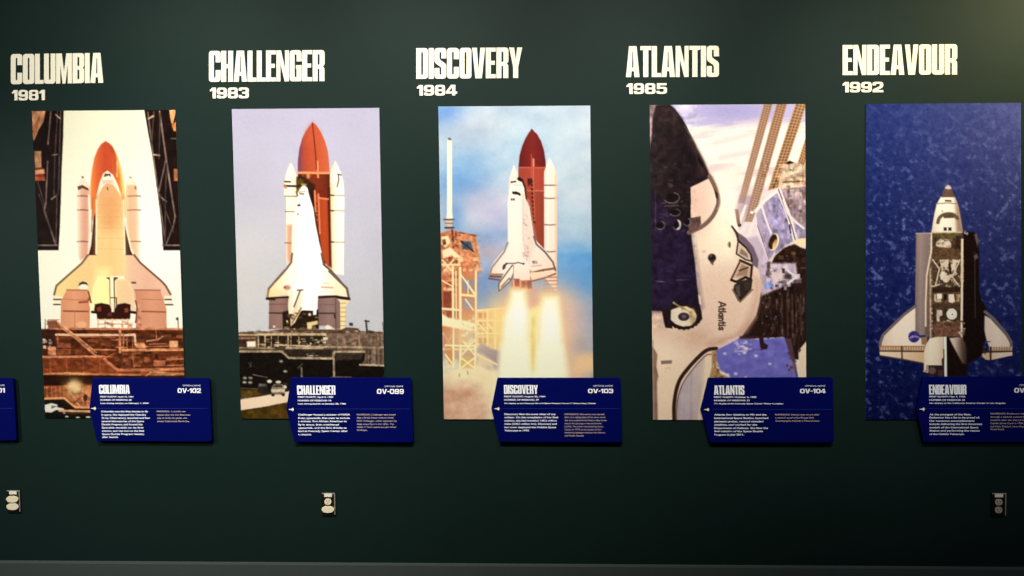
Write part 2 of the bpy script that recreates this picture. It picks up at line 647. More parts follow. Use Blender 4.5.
    def grit(self, x0, y0, x1, y1, amount, sx=5, sy=3, seed=3):
        """uneven tone of rusty, dirty machinery inside a picture rectangle"""
        n = (self.noise(sx, sy, 3, seed) - .5) * 2
        e = np.clip(np.minimum(np.minimum(self.X - x0, x1 - self.X), np.minimum(self.Y - y0, y1 - self.Y)) / 4, 0, 1)
        lum = self.C.mean(-1)
        w = e * np.clip((215 - lum) / 60, 0, 1)
        self.C *= (1 + n * amount * w)[..., None]

    def finish(self, grain, parent, depth):
        n = self.rng.randn(*self.C.shape[:2])
        n = (n + np.roll(n, 1, 0) + np.roll(n, 1, 1) + np.roll(n, (1, 1), (0, 1))) / 2
        col = np.clip(self.C + (n * grain)[..., None], 0, 255) / 255.0
        col = lin(col) * 0.79 * self.density
        col = np.minimum(col, 0.95)
        q = [to_wall(u, v, depth) for u, v in self.c]
        P = bilerp(q, self.s, self.t)
        nx, ny = self.nx, self.ny
        idx = np.arange((nx + 1) * (ny + 1)).reshape(ny + 1, nx + 1)
        F = np.stack([idx[:-1, :-1], idx[1:, :-1], idx[1:, 1:], idx[:-1, 1:]], -1).reshape(-1, 4)
        me = bpy.data.meshes.new('printed_picture')
        nv, nf = P.shape[0] * P.shape[1], len(F)
        me.vertices.add(nv)
        me.vertices.foreach_set('co', P.reshape(-1).astype(np.float32))
        me.loops.add(nf * 4)
        me.loops.foreach_set('vertex_index', F.reshape(-1).astype(np.int32))
        me.polygons.add(nf)
        me.polygons.foreach_set('loop_start', np.arange(0, nf * 4, 4, dtype=np.int32))
        me.update(calc_edges=True)
        at = me.color_attributes.new('print', 'FLOAT_COLOR', 'POINT')
        at.data.foreach_set('color', np.concatenate([col, np.ones(col.shape[:2] + (1,))], -1).reshape(-1).astype(np.float32))
        return link('printed_picture', me, M_PRINT, parent)


def spline(a, closed, n=6):
    m = len(a)
    out = []
    for i in range(m if closed else m - 1):
        p1, p2 = a[i], a[(i + 1) % m]
        p0 = a[i - 1] if (closed or i > 0) else p1
        p3 = a[(i + 2) % m] if (closed or i + 2 < m) else p2
        for k in range(n):
            t = k / n
            out.append(.5 * (2 * p1 + (p2 - p0) * t + (2 * p0 - 5 * p1 + 4 * p2 - p3) * t * t + (3 * p1 - p0 - 3 * p2 + p3) * t ** 3))
    if not closed:
        out.append(a[-1])
    return np.array(out)


def mix(p, top, bottom):
    """top to bottom fill of the whole print"""
    t = p.t[..., None]
    p.C[:] = np.array(top, float) * (1 - t) + np.array(bottom, float) * t


def art_one(p):
    """stack on the pad between dark service towers"""
    A, B, C, D = (28, 106), (28, 190), (28, 270), (28, 335)
    mix(p, (254, 250, 218), (255, 250, 232))
    p.tile(*B)
    p.glow(850, 300, 420, 420, (251, 250, 244), .9)
    p.tile(*A)
    dark = (27, 13, 9)
    p.poly([(-40, 0), (230, 0), (226, 200), (216, 400), (212, 560), (205, 760), (196, 916), (-40, 916)], dark)
    p.poly([(741, 0), (1000, 0), (1000, 916), (866, 916), (858, 780), (838, 600), (800, 330), (770, 170)], dark)
    # left tower
    for q, c in (([(20, 30), (112, 30), (100, 100), (68, 150), (40, 218), (20, 200)], (198, 140, 100)),
                 ([(30, 130), (62, 80), (80, 40), (60, 140), (36, 215)], (170, 100, 60)),
                 ([(40, 285), (85, 285), (86, 388), (45, 392)], (205, 145, 102)),
                 ([(44, 392), (100, 395), (108, 472), (46, 474)], (158, 62, 36)),
                 ([(46, 408), (104, 400), (108, 428), (48, 432)], (222, 165, 120)),
                 ([(46, 450), (106, 446), (108, 470), (48, 472)], (196, 92, 58)),
                 ([(903, 20), (960, 20), (940, 60), (928, 118), (916, 110)], (232, 160, 105)),
                 ([(918, 120), (960, 90), (955, 160), (932, 158)], (196, 120, 60)),
                 ([(932, 398), (975, 398), (975, 474), (935, 474)], (190, 115, 80))):
        p.poly(q, c, 1.2)
    p.poly([(955, 30), (965, 30), (965, 150), (955, 150)], (110, 90, 20), 1.2, .6)
    g1, g2 = (112, 92, 86), (74, 58, 54)
    for a, w, c in (([(148, 30), (128, 240)], 1.6, g1), ([(190, 30), (172, 330), (166, 560)], 1.2, g2), ([(210, 30), (196, 560)], 1.6, g2),
                    ([(178, 55), (206, 78)], 1.5, (170, 140, 120)), ([(126, 350), (114, 620)], 1.5, g1), ([(160, 310), (188, 306)], 1.4, (140, 115, 100)),
                    ([(60, 470), (110, 640)], 1.2, g2), ([(116, 610), (104, 660), (178, 880)], 1.6, g1), ([(150, 590), (178, 570)], 1.6, (120, 100, 95)),
                    ([(60, 884), (195, 884)], 1.5, g1), ([(70, 560), (178, 870)], 1.0, g2), ([(186, 560), (180, 870)], 1.2, g2),
                    ([(768, 40), (800, 300), (836, 560), (880, 870)], 1.5, g1), ([(806, 36), (792, 240)], 1.4, g2), ([(772, 80), (802, 64)], 1.8, (190, 150, 120)),
                    ([(843, 34), (884, 330), (925, 600), (942, 700)], 1.7, (130, 108, 100)), ([(848, 40), (838, 330)], 1.4, g2), ([(884, 335), (838, 540)], 1.6, g1),
                    ([(804, 308), (842, 312)], 1.7, (180, 150, 130)), ([(942, 700), (930, 760), (884, 880)], 1.6, g1), ([(852, 578), (884, 604)], 1.5, (150, 125, 112)),
                    ([(862, 884), (976, 884)], 1.5, (120, 100, 92)), ([(888, 360), (880, 560), (878, 870)], 1.1, g2), ([(918, 206), (944, 206)], 1.4, g1),
                    ([(846, 560), (930, 800)], 1.0, g2)):
        p.line(a, w, c)
    # tank
    p.poly([(497, 222), (470, 240), (447, 275), (425, 330), (411, 400), (402, 480), (398, 580), (404, 700), (425, 740), (615, 740), (628, 700),
            (622, 580), (612, 480), (597, 395), (572, 315), (545, 260), (520, 236)],
           [(246, 150, 70), (226, 100, 52), (203, 78, 46), (206, 82, 46), (230, 120, 50), (248, 196, 105)], 1.4)
    p.poly([(560, 300), (590, 370), (612, 470), (618, 560), (606, 560), (592, 440), (572, 350)], (250, 222, 112), 2.2, .85)
    p.poly([(566, 350), (574, 350), (576, 450), (568, 450)], (250, 225, 180), 1.0, .8)
    p.poly([(500, 224), (535, 244), (565, 310), (572, 420), (560, 420), (548, 310), (520, 250)], (160, 50, 25), 2.0, .35)
    # boosters
    lc = [(252, 236, 205), (232, 180, 150), (226, 160, 132), (240, 200, 172)]
    p.poly([(350, 450), (334, 485), (318, 520), (317, 700), (322, 925), (332, 985), (398, 940), (400, 520), (378, 490), (358, 462)], lc, 1.4)
    p.poly([(350, 445), (325, 500), (322, 520), (395, 520), (366, 470)], (252, 232, 205), 1.4)
    p.poly([(318, 510), (350, 500), (386, 520), (390, 536), (350, 520), (322, 532)], (82, 44, 26), 1.0, .9)
    p.poly([(345, 444), (356, 444), (358, 456), (343, 456)], (120, 105, 80), .9)
    p.poly([(657, 450), (690, 490), (700, 520), (705, 600), (716, 760), (722, 985), (700, 985), (660, 900), (632, 760), (622, 600), (630, 500)],
           [(248, 214, 160), (236, 186, 146), (240, 196, 156), (254, 246, 222)], 1.4)
    p.poly([(657, 448), (632, 500), (694, 500)], (254, 236, 205), 1.4)
    p.poly([(652, 446), (662, 446), (664, 456), (650, 456)], (150, 130, 90), .9)
    p.poly([(684, 508), (694, 508), (694, 528), (684, 528)], (150, 110, 50), .9)
    p.tile(*B)
    for y in (33, 122, 323):
        p.line([(318, y), (350, y - 2), (392, y + 2)], 1.2, (142, 90, 70))
        p.line([(640, y + 1), (680, y - 2), (722, y)], 1.2, (170, 120, 80))
    p.line([(326, 20), (330, 420)], 2.2, (246, 216, 190), 2, .6)
    p.line([(392, 30), (400, 250), (392, 360)], 2.0, (255, 243, 222), 1.2)
    # dark gaps beside the body
    p.poly([(424, 160), (444, 120), (444, 412), (384, 412), (405, 345), (414, 250)], (58, 24, 12))
    p.poly([(606, 120), (620, 200), (648, 320), (672, 412), (618, 412)], (58, 24, 12))
    p.line([(408, 120), (404, 260), (398, 350), (384, 408)], 1.6, (252, 232, 200))
    p.line([(610, 130), (640, 280), (664, 380), (682, 412)], 1.8, (252, 236, 205))
    p.line([(418, 40), (412, 150), (408, 260)], 1.2, (160, 100, 60), 1, .7)
    # wings
    p.poly([(444, 410), (384, 410), (340, 465), (215, 576), (182, 600), (165, 650), (160, 690), (225, 700), (444, 720)],
           [(252, 226, 150), (248, 210, 140), (246, 204, 142)])
    p.poly([(618, 410), (684, 410), (722, 460), (858, 576), (880, 600), (915, 650), (922, 690), (860, 705), (618, 720)],
           [(240, 196, 160), (234, 182, 154), (244, 200, 165)])
    p.line([(386, 408), (345, 462), (215, 576), (182, 606), (168, 662)], 2.0, (126, 92, 66))
    p.line([(680, 408), (720, 458), (855, 576), (882, 606), (912, 660)], 2.0, (128, 84, 64))
    # body
    p.tile(*A)
    p.poly([(510, 408), (482, 426), (460, 480), (446, 540), (436, 600), (440, 916), (440, 1080), (625, 1080), (622, 916), (608, 620), (598, 560), (575, 500), (545, 435)],
           [(246, 206, 134), (234, 178, 114), (230, 166, 104), (238, 184, 118), (248, 212, 156)], 1.2)
    p.poly([(510, 410), (484, 428), (460, 490), (440, 570), (452, 568), (478, 515), (505, 490), (545, 500), (578, 545), (594, 574), (600, 572), (578, 500), (545, 435)],
           (254, 240, 212), 1.0)
    p.poly([(478, 515), (505, 488), (545, 498), (576, 545), (560, 576), (465, 576), (462, 550)], (236, 176, 120), 1.6)
    p.poly([(492, 428), (528, 428), (532, 448), (518, 440), (486, 450)], (104, 74, 72), 1.0)
    p.poly([(480, 470), (545, 468), (550, 492), (500, 486), (478, 500)], (246, 200, 176), 1.2)
    p.poly([(505, 514), (514, 514), (516, 534), (508, 532)], (130, 84, 30), .9)
    p.tile(*B)
    p.line([(440, 60), (438, 400)], 1.8, (255, 240, 200), 1.2)
    p.line([(612, 60), (620, 400)], 1.8, (255, 240, 210), 1.2)
    p.poly([(445, 20), (600, 20), (610, 150), (440, 150)], (232, 166, 112), 9, .45)
    p.poly([(445, 250), (618, 250), (622, 620), (442, 620)], (252, 230, 160), 14, .55)
    for y in (90, 165, 235, 300, 370):
        p.line([(446, y), (612, y + 2)], .6, (214, 160, 100), 1, .5)
    # aft body
    p.tile(*C)
    p.poly([(442, 50), (420, 90), (408, 150), (404, 200), (412, 262), (440, 262), (440, 210), (655, 210), (660, 262), (690, 256), (682, 190), (676, 130),
            (660, 85), (640, 60), (622, 50)], [(254, 246, 176), (254, 244, 170), (252, 226, 170), (244, 208, 168)], 1.2)
    p.poly([(445, -20), (530, -20), (530, 210), (430, 210), (412, 150)], (255, 246, 168), 8, .7)
    p.poly([(568, 56), (640, 62), (668, 130), (664, 205), (568, 205)], (240, 200, 150), 3, .75)
    p.poly([(500, 42), (525, 38), (525, 60), (514, 50)], (72, 40, 22), .9)
    p.poly([(556, 38), (580, 42), (566, 52), (554, 62)], (72, 40, 22), .9)
    p.poly([(526, 40), (548, 40), (550, 250), (532, 250)], (255, 248, 214), 1.0)
    p.line([(552, 44), (556, 250)], 1.0, (90, 50, 26))
    p.line([(524, 60), (528, 250)], .8, (150, 100, 60))
    p.line([(532, 170), (566, 170), (568, 240)], 1.0, (90, 50, 26))
    # engines
    p.poly([(430, 212), (470, 204), (520, 214), (548, 260), (575, 212), (620, 204), (658, 214), (656, 300), (648, 312), (444, 312), (440, 268), (424, 250)], (52, 18, 10))
    p.poly([(440, 235), (468, 225), (470, 262), (446, 264)], (150, 70, 45), 1.2, .8)
    p.poly([(618, 238), (642, 236), (646, 262), (620, 266)], (150, 80, 60), 1.2, .8)
    p.poly([(512, 268), (540, 262), (536, 290), (508, 288)], (110, 60, 46), 1.2, .7)
    p.poly([(532, 200), (552, 200), (552, 262), (536, 262)], (250, 236, 196), 1.0)
    p.line([(412, 262), (470, 268)], 2.6, (46, 16, 8))
    p.line([(650, 262), (690, 266)], 2.6, (46, 16, 8))
    # elevons and wing tips
    p.poly([(165, 158), (222, 160), (222, 214), (162, 214)], (255, 240, 205))
    p.poly([(874, 158), (918, 158), (926, 214), (870, 214)], (255, 240, 215))
    for x0, x1, y in ((165, 212, 181), (165, 206, 214), (878, 916, 182), (880, 926, 215)):
        p.line([(x0, y), (x1, y)], 1.3, (70, 40, 24))
    # round hatch
    p.oval(356, 94, 32, 28, (255, 242, 214))
    p.poly([(324, 96), (330, 76), (352, 66), (376, 72), (388, 94), (372, 84), (350, 82), (338, 88)], (54, 26, 18))
    p.poly([(664, 68), (692, 68), (692, 80), (664, 80)], (100, 64, 40), .9)
    # hold-down boxes
    p.poly([(250, 118), (378, 122), (388, 180), (398, 240), (396, 372), (208, 372), (212, 190)], [(222, 148, 108), (232, 160, 118), (218, 142, 100)])
    p.poly([(684, 118), (846, 120), (886, 240), (888, 368), (690, 368), (700, 240)], [(206, 138, 104), (224, 156, 122), (214, 146, 112)])
    for a, w, c in (([(228, 256), (386, 258)], 1.4, (140, 70, 44)), ([(720, 258), (880, 262)], 1.4, (150, 84, 56)), ([(250, 120), (378, 122)], 1.3, (180, 110, 76)),
                    ([(684, 120), (846, 122)], 1.3, (176, 108, 76)), ([(330, 200), (380, 196), (396, 170)], 2.2, (160, 84, 56)), ([(224, 180), (380, 186)], .8, (196, 120, 84)),
                    ([(690, 190), (700, 240), (690, 330)], 1.4, (120, 62, 40)), ([(730, 180), (868, 184)], .8, (188, 118, 84)), ([(300, 260), (300, 370)], .8, (200, 124, 88)),
                    ([(386, 130), (404, 200)], 1.6, (130, 66, 36))):
        p.line(a, w, c)
    p.oval(345, 345, 34, 24, (246, 186, 140), 1.6, .8)
    p.bits(690, 190, 720, 340, 10, [(160, 70, 50), (240, 190, 150)], (8, 20), (10, 26), .7, 3)
    # launch platform
    p.poly([(-20, 372), (130, 372), (150, 366), (960, 368), (1100, 372), (1100, 900), (-20, 900)], [(70, 30, 14), (86, 38, 18), (94, 44, 22), (70, 32, 16)])
    for x in (450, 495, 540, 606, 640):
        p.line([(x, 308), (x, 370)], 1.3, (240, 190, 140))
    p.line([(448, 312), (650, 312)], 1.3, (244, 200, 156))
    p.line([(448, 340), (650, 340)], 1.0, (222, 160, 112))
    p.bits(450, 320, 650, 366, 18, [(190, 110, 70), (70, 28, 14), (255, 236, 205)], (10, 30), (8, 20), .7, 5)
    p.poly([(566, 312), (586, 312), (586, 328), (566, 328)], (255, 240, 215), .9)
    p.line([(130, 370), (985, 372)], 1.8, (214, 132, 90))
    p.bits(90, 385, 990, 560, 130, [(140, 72, 40), (60, 24, 12), (172, 96, 60), (46, 18, 8), (120, 60, 30)], (20, 90), (6, 26), .7, 7)
    p.poly([(80, 372), (180, 380), (170, 480), (90, 480)], (44, 22, 16), 3, .8)
    p.bits(90, 430, 140, 480, 8, [(240, 216, 196), (255, 240, 226)], (12, 24), (8, 20), .9, 9)
    for a, w, c in (([(180, 408), (560, 410), (684, 410), (690, 472)], 2.2, (242, 196, 156)), ([(300, 420), (560, 424)], .9, (196, 120, 80)),
                    ([(178, 330), (300, 424), (432, 540)], 2.6, (196, 122, 84)), ([(196, 330), (320, 424), (440, 524)], 1.0, (232, 170, 126)),
                    ([(590, 380), (590, 520)], 2.4, (206, 130, 90)), ([(612, 400), (612, 500)], 1.4, (190, 116, 78)), ([(570, 440), (630, 440)], 1.1, (206, 130, 90)),
                    ([(560, 490), (628, 490)], 1.2, (200, 124, 84)), ([(400, 504), (560, 506)], 1.6, (196, 118, 76)), ([(606, 508), (1000, 504)], 2.6, (226, 150, 100)),
                    ([(96, 552), (480, 548)], 2.4, (216, 136, 92)), ([(480, 548), (600, 560)], 1.5, (190, 110, 70)),
                    ([(760, 450), (830, 440), (862, 420)], 1.6, (214, 150, 110)), ([(700, 486), (900, 482)], 1.2, (206, 128, 86)), ([(780, 470), (880, 466)], 1.4, (190, 112, 72)),
                    ([(120, 340), (180, 320), (200, 332)], 1.6, (226, 160, 116)), ([(130, 312), (200, 312)], .9, (180, 120, 80)),
                    ([(110, 310), (110, 372)], .9, (150, 110, 70)), ([(960, 300), (962, 372)], 1.0, (120, 90, 60)), ([(190, 410), (190, 480)], 1.0, (170, 96, 60)),
                    ([(820, 380), (824, 440)], 1.0, (190, 120, 80)), ([(634, 430), (636, 500)], 1.0, (190, 120, 80)), ([(672, 420), (672, 500)], 1.0, (180, 110, 74))):
        p.line(a, w, c)
    p.poly([(120, 318), (180, 316), (210, 366), (130, 366)], (120, 64, 40), 1.5, .9)
    p.poly([(128, 486), (180, 486), (180, 540), (128, 540)], (216, 140, 98))
    p.poly([(186, 462), (276, 462), (276, 492), (186, 492)], (150, 80, 50))
    p.poly([(186, 500), (276, 500), (276, 536), (186, 536)], (146, 76, 46))
    p.poly([(905, 448), (960, 448), (960, 492), (905, 492)], (238, 172, 120))
    p.poly([(690, 456), (745, 460), (760, 494), (690, 496)], (216, 140, 92), 1.4)
    p.oval(955, 306, 8, 9, (70, 50, 30))
    p.tile(*D)
    p.poly([(90, 146), (490, 138), (575, 222), (1010, 216), (1010, 250), (90, 250)], [(128, 58, 28), (140, 66, 34), (122, 56, 28)])
    p.poly([(500, 140), (1010, 96), (1010, 205), (580, 208)], (92, 42, 20))
    p.bits(560, 110, 1000, 205, 40, [(136, 72, 40), (60, 26, 12), (176, 104, 66)], (14, 60), (6, 30), .7, 11)
    p.bits(90, 150, 480, 240, 26, [(110, 48, 22), (150, 74, 40)], (30, 90), (10, 40), .5, 12)
    for x in (140, 246, 352, 460):
        p.line([(x, 152), (x + 6, 240)], 1.3, (176, 98, 60), .9, .7)
    for a, w, c in (([(490, 150), (575, 220), (800, 219), (1005, 212)], 2.8, (208, 126, 84)), ([(500, 138), (560, 110)], 1.4, (160, 88, 54)),
                    ([(890, 150), (1000, 148)], 1.1, (196, 120, 84)), ([(890, 190), (1000, 188)], 1.1, (190, 116, 80)), ([(670, 120), (680, 200)], 1.4, (160, 90, 56)),
                    ([(100, 246), (250, 240), (330, 246), (720, 252)], 1.8, (206, 126, 78)), ([(740, 268), (800, 230), (1000, 246)], 1.3, (196, 120, 74)),
                    ([(780, 232), (900, 236)], 1.5, (220, 150, 104))):
        p.line(a, w, c)
    p.poly([(806, 112), (880, 116), (884, 196), (806, 196)], (110, 52, 28))
    p.poly([(806, 160), (880, 158), (880, 192), (806, 194)], (196, 116, 80))
    p.poly([(812, 118), (834, 118), (834, 150), (812, 150)], (60, 26, 14))
    p.glow(290, 246, 90, 9, (238, 176, 112), .8)
    p.glow(880, 248, 110, 9, (238, 176, 112), .75)
    p.poly([(80, 256), (1010, 260), (1010, 330), (80, 326)], (40, 17, 9), 1.6)
    p.poly([(80, 322), (410, 316), (410, 470), (300, 470), (232, 408), (80, 410)], [(126, 62, 32), (150, 80, 44), (172, 98, 58)])
    p.poly([(80, 412), (230, 412), (300, 470), (410, 476), (410, 600), (80, 600)], (30, 20, 13), 2)
    p.poly([(240, 320), (410, 314), (410, 420), (300, 440), (250, 400)], (206, 130, 84), 4, .55)
    for x in (120, 150, 178, 206, 230):
        p.line([(x, 330), (x + 2, 402)], 1.0, (196, 116, 74), .9, .8)
    for a, w, c in (([(100, 406), (232, 402), (306, 462), (400, 462)], 2.0, (238, 164, 112)), ([(262, 350), (330, 450)], 2.0, (226, 150, 100)), ([(290, 440), (360, 380)], 1.3, (140, 74, 40)),
                    ([(360, 360), (410, 400)], 1.5, (220, 150, 104)), ([(352, 350), (356, 460)], 1.5, (210, 140, 96)), ([(380, 350), (384, 460)], 1.5, (200, 124, 80)),
                    ([(200, 484), (400, 488)], 2.2, (238, 170, 126)), ([(230, 500), (400, 500)], 1.2, (80, 46, 30)), ([(90, 330), (130, 332)], 1.0, (190, 112, 70))):
        p.line(a, w, c)
    p.oval(368, 400, 14, 22, (70, 32, 18))
    p.glow(297, 328, 40, 40, (255, 240, 196), 1.0, 1.4)
    p.glow(297, 328, 70, 60, (240, 180, 110), .5)
    p.poly([(108, 446), (150, 434), (188, 444), (190, 462), (230, 470), (230, 478), (180, 480), (150, 496), (112, 492), (104, 470)], (246, 240, 226), 1.2, 1)
    p.poly([(150, 450), (188, 456), (150, 470)], (80, 74, 64), 1.2, .8)
    for x, y, r in ((248, 522, 11), (320, 529, 12), (386, 526, 14), (232, 500, 8)):
        p.oval(x, y, r, 6, (238, 232, 214), 1.2, .95)
    p.poly([(60, 505), (235, 505), (235, 560), (60, 560)], (18, 16, 10), 3, .9)
    p.grit(30, 324, 190, 420, .38, 6, 3, 3)
    p.grit(30, 324, 190, 420, .22, 2.4, 1.8, 5)
    p.grit(28, 106, 62, 250, .5, 5, 8, 7)
    p.grit(148, 106, 186, 250, .5, 5, 8, 8)


def art_two(p):
    """stack on the pad under a pale sky, road and vehicles in front"""
    A, B, C, D = (228, 106), (228, 190), (228, 270), (228, 335)
    mix(p, (192, 188, 212), (204, 206, 204))
    n = p.noise(60, 40, 3, 5)[..., None]
    p.C += (n - .5) * 12
    p.tile(*C)
    p.glow(60, 60, 420, 420, (222, 216, 206), .5)
    # boosters
    p.tile(*A)
    p.poly([(403, 356), (385, 395), (368, 445), (362, 500), (360, 560), (374, 580), (374, 960), (378, 1010), (418, 1000), (440, 960), (440, 440), (422, 390)],
           [(252, 242, 200), (255, 252, 226), (255, 250, 224), (240, 224, 190)])
    p.poly([(688, 346), (662, 400), (652, 450), (652, 1060), (742, 1075), (746, 560), (742, 500), (728, 440), (706, 380)],
           [(222, 196, 140), (252, 246, 214), (255, 254, 240), (255, 252, 236)])
    p.poly([(660, 430), (680, 400), (720, 420), (738, 480), (700, 510), (660, 480)], (255, 253, 232), 4, .8)
    p.line([(704, 432), (726, 436)], 1.2, (70, 56, 40))
    p.line([(708, 434), (710, 470), (700, 510)], 1.2, (96, 80, 40))
    p.tile(*B)
    p.poly([(374, 215), (412, 215), (410, 440), (384, 470), (376, 420)], [(238, 196, 160), (226, 164, 128), (206, 140, 104)], 3, .95)
    for y in (33, 131, 331):
        p.line([(368, y), (438 if y < 200 else 410, y + 1)], 1.2, (150, 120, 84))
        p.line([(656, y - 6), (744, y - 4)], .9, (170, 150, 104))
        p.line([(656, y - 6), (676, y - 5)], 1.3, (70, 50, 30))
    # tank
    p.tile(*A)
    p.poly([(542, 102), (522, 126), (500, 158), (476, 205), (458, 268), (449, 340), (448, 425), (652, 425), (648, 345), (640, 285), (622, 222), (596, 165), (564, 118)],
           [(110, 62, 92), (176, 72, 50), (192, 80, 50), (196, 84, 50), (204, 92, 56), (206, 100, 70)], 1.0)
    p.poly([(500, 160), (542, 104), (590, 160), (600, 240), (490, 240)], (206, 92, 58), 8, .4)
    p.poly([(450, 425), (652, 425), (654, 580), (656, 1000), (600, 1000), (560, 700), (470, 560), (446, 540)], [(70, 28, 18), (110, 42, 22), (124, 46, 22), (120, 44, 22), (90, 30, 20)])
    p.line([(451, 422), (650, 424)], 2.2, (238, 158, 104))
    p.line([(542, 108), (552, 200), (564, 330), (568, 400)], 1.1, (110, 36, 26))
    for x in (504, 530, 480):
        p.line([(x, 426), (x, 445)], 1.2, (196, 110, 66), .9, .6)
    p.poly([(570, 345), (580, 348), (584, 455), (572, 455)], (234, 146, 92))
    p.poly([(506, 428), (524, 428), (524, 458), (508, 458)], (220, 140, 92))
    p.poly([(548, 560), (562, 535), (566, 600), (556, 610)], (226, 130, 84))
    p.poly([(440, 450), (470, 440), (560, 500), (552, 640), (480, 560), (440, 530)], (54, 28, 16), 2)
    p.oval(463, 480, 24, 20, (98, 74, 24), 2.5, .8)
    p.poly([(470, 490), (505, 492), (500, 520), (476, 520)], (180, 160, 90), 1.5, .9)
    p.line([(366, 505), (440, 508)], 2.2, (62, 40, 22))
    p.line([(366, 478), (400, 480)], 1.6, (60, 36, 22))
    p.oval(371, 512, 8, 12, (208, 120, 80))
    # lower tank
    p.tile(*B)
    p.poly([(578, 42), (642, 48), (650, 300), (662, 490), (640, 480), (604, 420), (585, 260)], [(172, 62, 28), (184, 72, 34), (176, 66, 30)])
    p.poly([(576, -10), (650, -10), (650, 46), (580, 40)], (118, 38, 20))
    p.poly([(636, -20), (654, -20), (664, 490), (650, 470)], (84, 26, 22), 1.6)
    p.line([(580, 44), (642, 52)], 1.7, (232, 134, 88))
    p.line([(556, 0), (562, 130)], 1.6, (232, 130, 84))
    p.line([(580, 20), (584, 130), (590, 270)], 1.8, (224, 122, 78))
    for y in (30, 62, 94, 126, 150, 180):
        p.line([(562, y), (582, y + 6)], 1.1, (206, 110, 70), .9, .8)
    p.poly([(524, -10), (548, 0), (554, 110), (572, 220), (604, 400), (625, 470), (618, 480), (590, 400), (548, 200), (530, 80)], (46, 18, 12), 1.2)
    # orbiter
    p.poly([(462, -20), (486, -34), (510, -20), (522, 30), (548, 112), (562, 210), (586, 330), (606, 410), (622, 480), (670, 520), (706, 560), (760, 625), (776, 680), (576, 680), (570, 780),
            (478, 780), (380, 660), (246, 680), (250, 640), (300, 580), (360, 515), (400, 470), (412, 410), (414, 260), (422, 170), (438, 80), (446, 20)],
           [(248, 224, 160), (252, 238, 196), (255, 255, 252), (255, 255, 255), (255, 255, 248), (253, 242, 206), (252, 236, 196)], 1.1)
    p.poly([(424, 180), (440, 100), (452, 160), (440, 420), (436, 600), (414, 600), (414, 300)], (255, 249, 220), 5, .8)
    p.poly([(442, 92), (458, 80), (468, 96), (450, 98)], (40, 40, 36))
    p.poly([(444, 144), (454, 144), (454, 152), (444, 152)], (90, 84, 70))
    p.line([(462, 18), (486, 20)], 1.5, (110, 96, 70))
    p.line([(448, 8), (500, 2)], 1.3, (200, 180, 130))
    p.line([(446, 30), (440, 5), (462, -20)], 1.8, (120, 100, 30))
    p.line([(412, 400), (406, 455), (380, 492), (305, 576)], 2.0, (118, 88, 76))
    p.line([(600, 400), (614, 470), (660, 508), (720, 576)], 2.0, (112, 78, 62))
    p.tile(*C)
    p.line([(362, -2), (262, 112), (252, 172)], 2.2, (122, 96, 84))
    p.line([(650, 0), (762, 110), (774, 170)], 2.4, (110, 90, 80))
    p.poly([(262, 130), (385, 120), (385, 165), (254, 168)], (250, 214, 150), 6, .6)
    p.line([(250, 176), (386, 168)], 2.6, (46, 22, 16))
    p.line([(574, 168), (690, 164), (776, 178)], 3.0, (44, 26, 16))
    p.oval(380, 105, 22, 15, (206, 120, 84), 2.2, .85)
    p.oval(366, 104, 8, 7, (120, 60, 50), 1.4, .8)
    p.line([(600, 102), (670, 106)], 1.4, (214, 150, 100), 1.2, .8)
    p.line([(610, 76), (650, 78)], 1.0, (230, 196, 130), 1.2, .7)
    # hold-down boxes and right booster skirt
    p.poly([(716, 186), (778, 186), (752, 230), (750, 378), (716, 378)], (250, 226, 170))
    for y in (205, 235, 262, 292, 322, 350):
        p.line([(718, y), (756, y)], 1.1, (206, 170, 110))
    p.poly([(264, 178), (388, 172), (388, 270), (356, 300), (352, 372), (262, 372)], [(140, 104, 96), (152, 116, 106), (134, 100, 90)])
    p.poly([(574, 176), (690, 168), (718, 200), (720, 378), (690, 378), (660, 352), (582, 350)], [(130, 98, 92), (150, 118, 110), (134, 104, 96)])
    for a, w, c in (([(266, 268), (356, 270)], 1.5, (70, 48, 42)), ([(266, 212), (380, 212)], .9, (116, 86, 78)), ([(584, 270), (690, 270)], 1.5, (72, 50, 44)),
                    ([(690, 172), (692, 376)], 1.0, (100, 74, 68)), ([(590, 214), (690, 214)], .9, (118, 90, 84)), ([(266, 180), (300, 182)], 1.8, (50, 30, 24)),
                    ([(684, 280), (686, 300)], 1.6, (56, 40, 34))):
        p.line(a, w, c)
    # engine bay, pods, fin
    p.poly([(350, 262), (390, 250), (580, 246), (584, 372), (352, 372)], (40, 26, 16), 1.4)
    p.poly([(404, 122), (478, 116), (480, 250), (440, 270), (390, 276), (385, 220), (392, 160)], [(244, 226, 190), (255, 250, 232), (255, 252, 240)])
    p.poly([(480, 100), (574, 60), (578, 170), (566, 280), (546, 282), (546, 254), (476, 250)], (255, 255, 252))
    p.poly([(462, 122), (478, 120), (476, 236), (430, 330), (402, 354), (400, 300), (430, 226)], [(228, 196, 150), (244, 224, 186), (255, 246, 220)])
    p.line([(464, 122), (424, 228)], 1.4, (84, 76, 70))
    p.line([(446, 122), (480, 120)], 1.4, (110, 90, 70))
    p.line([(470, 236), (412, 330)], 1.4, (140, 100, 60))
    p.bits(360, 260, 560, 370, 36, [(90, 66, 40), (24, 14, 8), (150, 120, 84), (60, 40, 26)], (8, 30), (6, 18), .8, 4)
    p.poly([(506, 330), (574, 318), (576, 340), (540, 350), (536, 372), (510, 372)], (232, 206, 150), 1.3)
    for x, y, r in ((385, 378, 9), (426, 378, 10), (524, 278, 9), (600, 378, 8), (640, 360, 15), (380, 322, 6), (296, 356, 7), (656, 364, 8)):
        p.oval(x, y, r, r, (255, 238, 200), 1.3, .95)
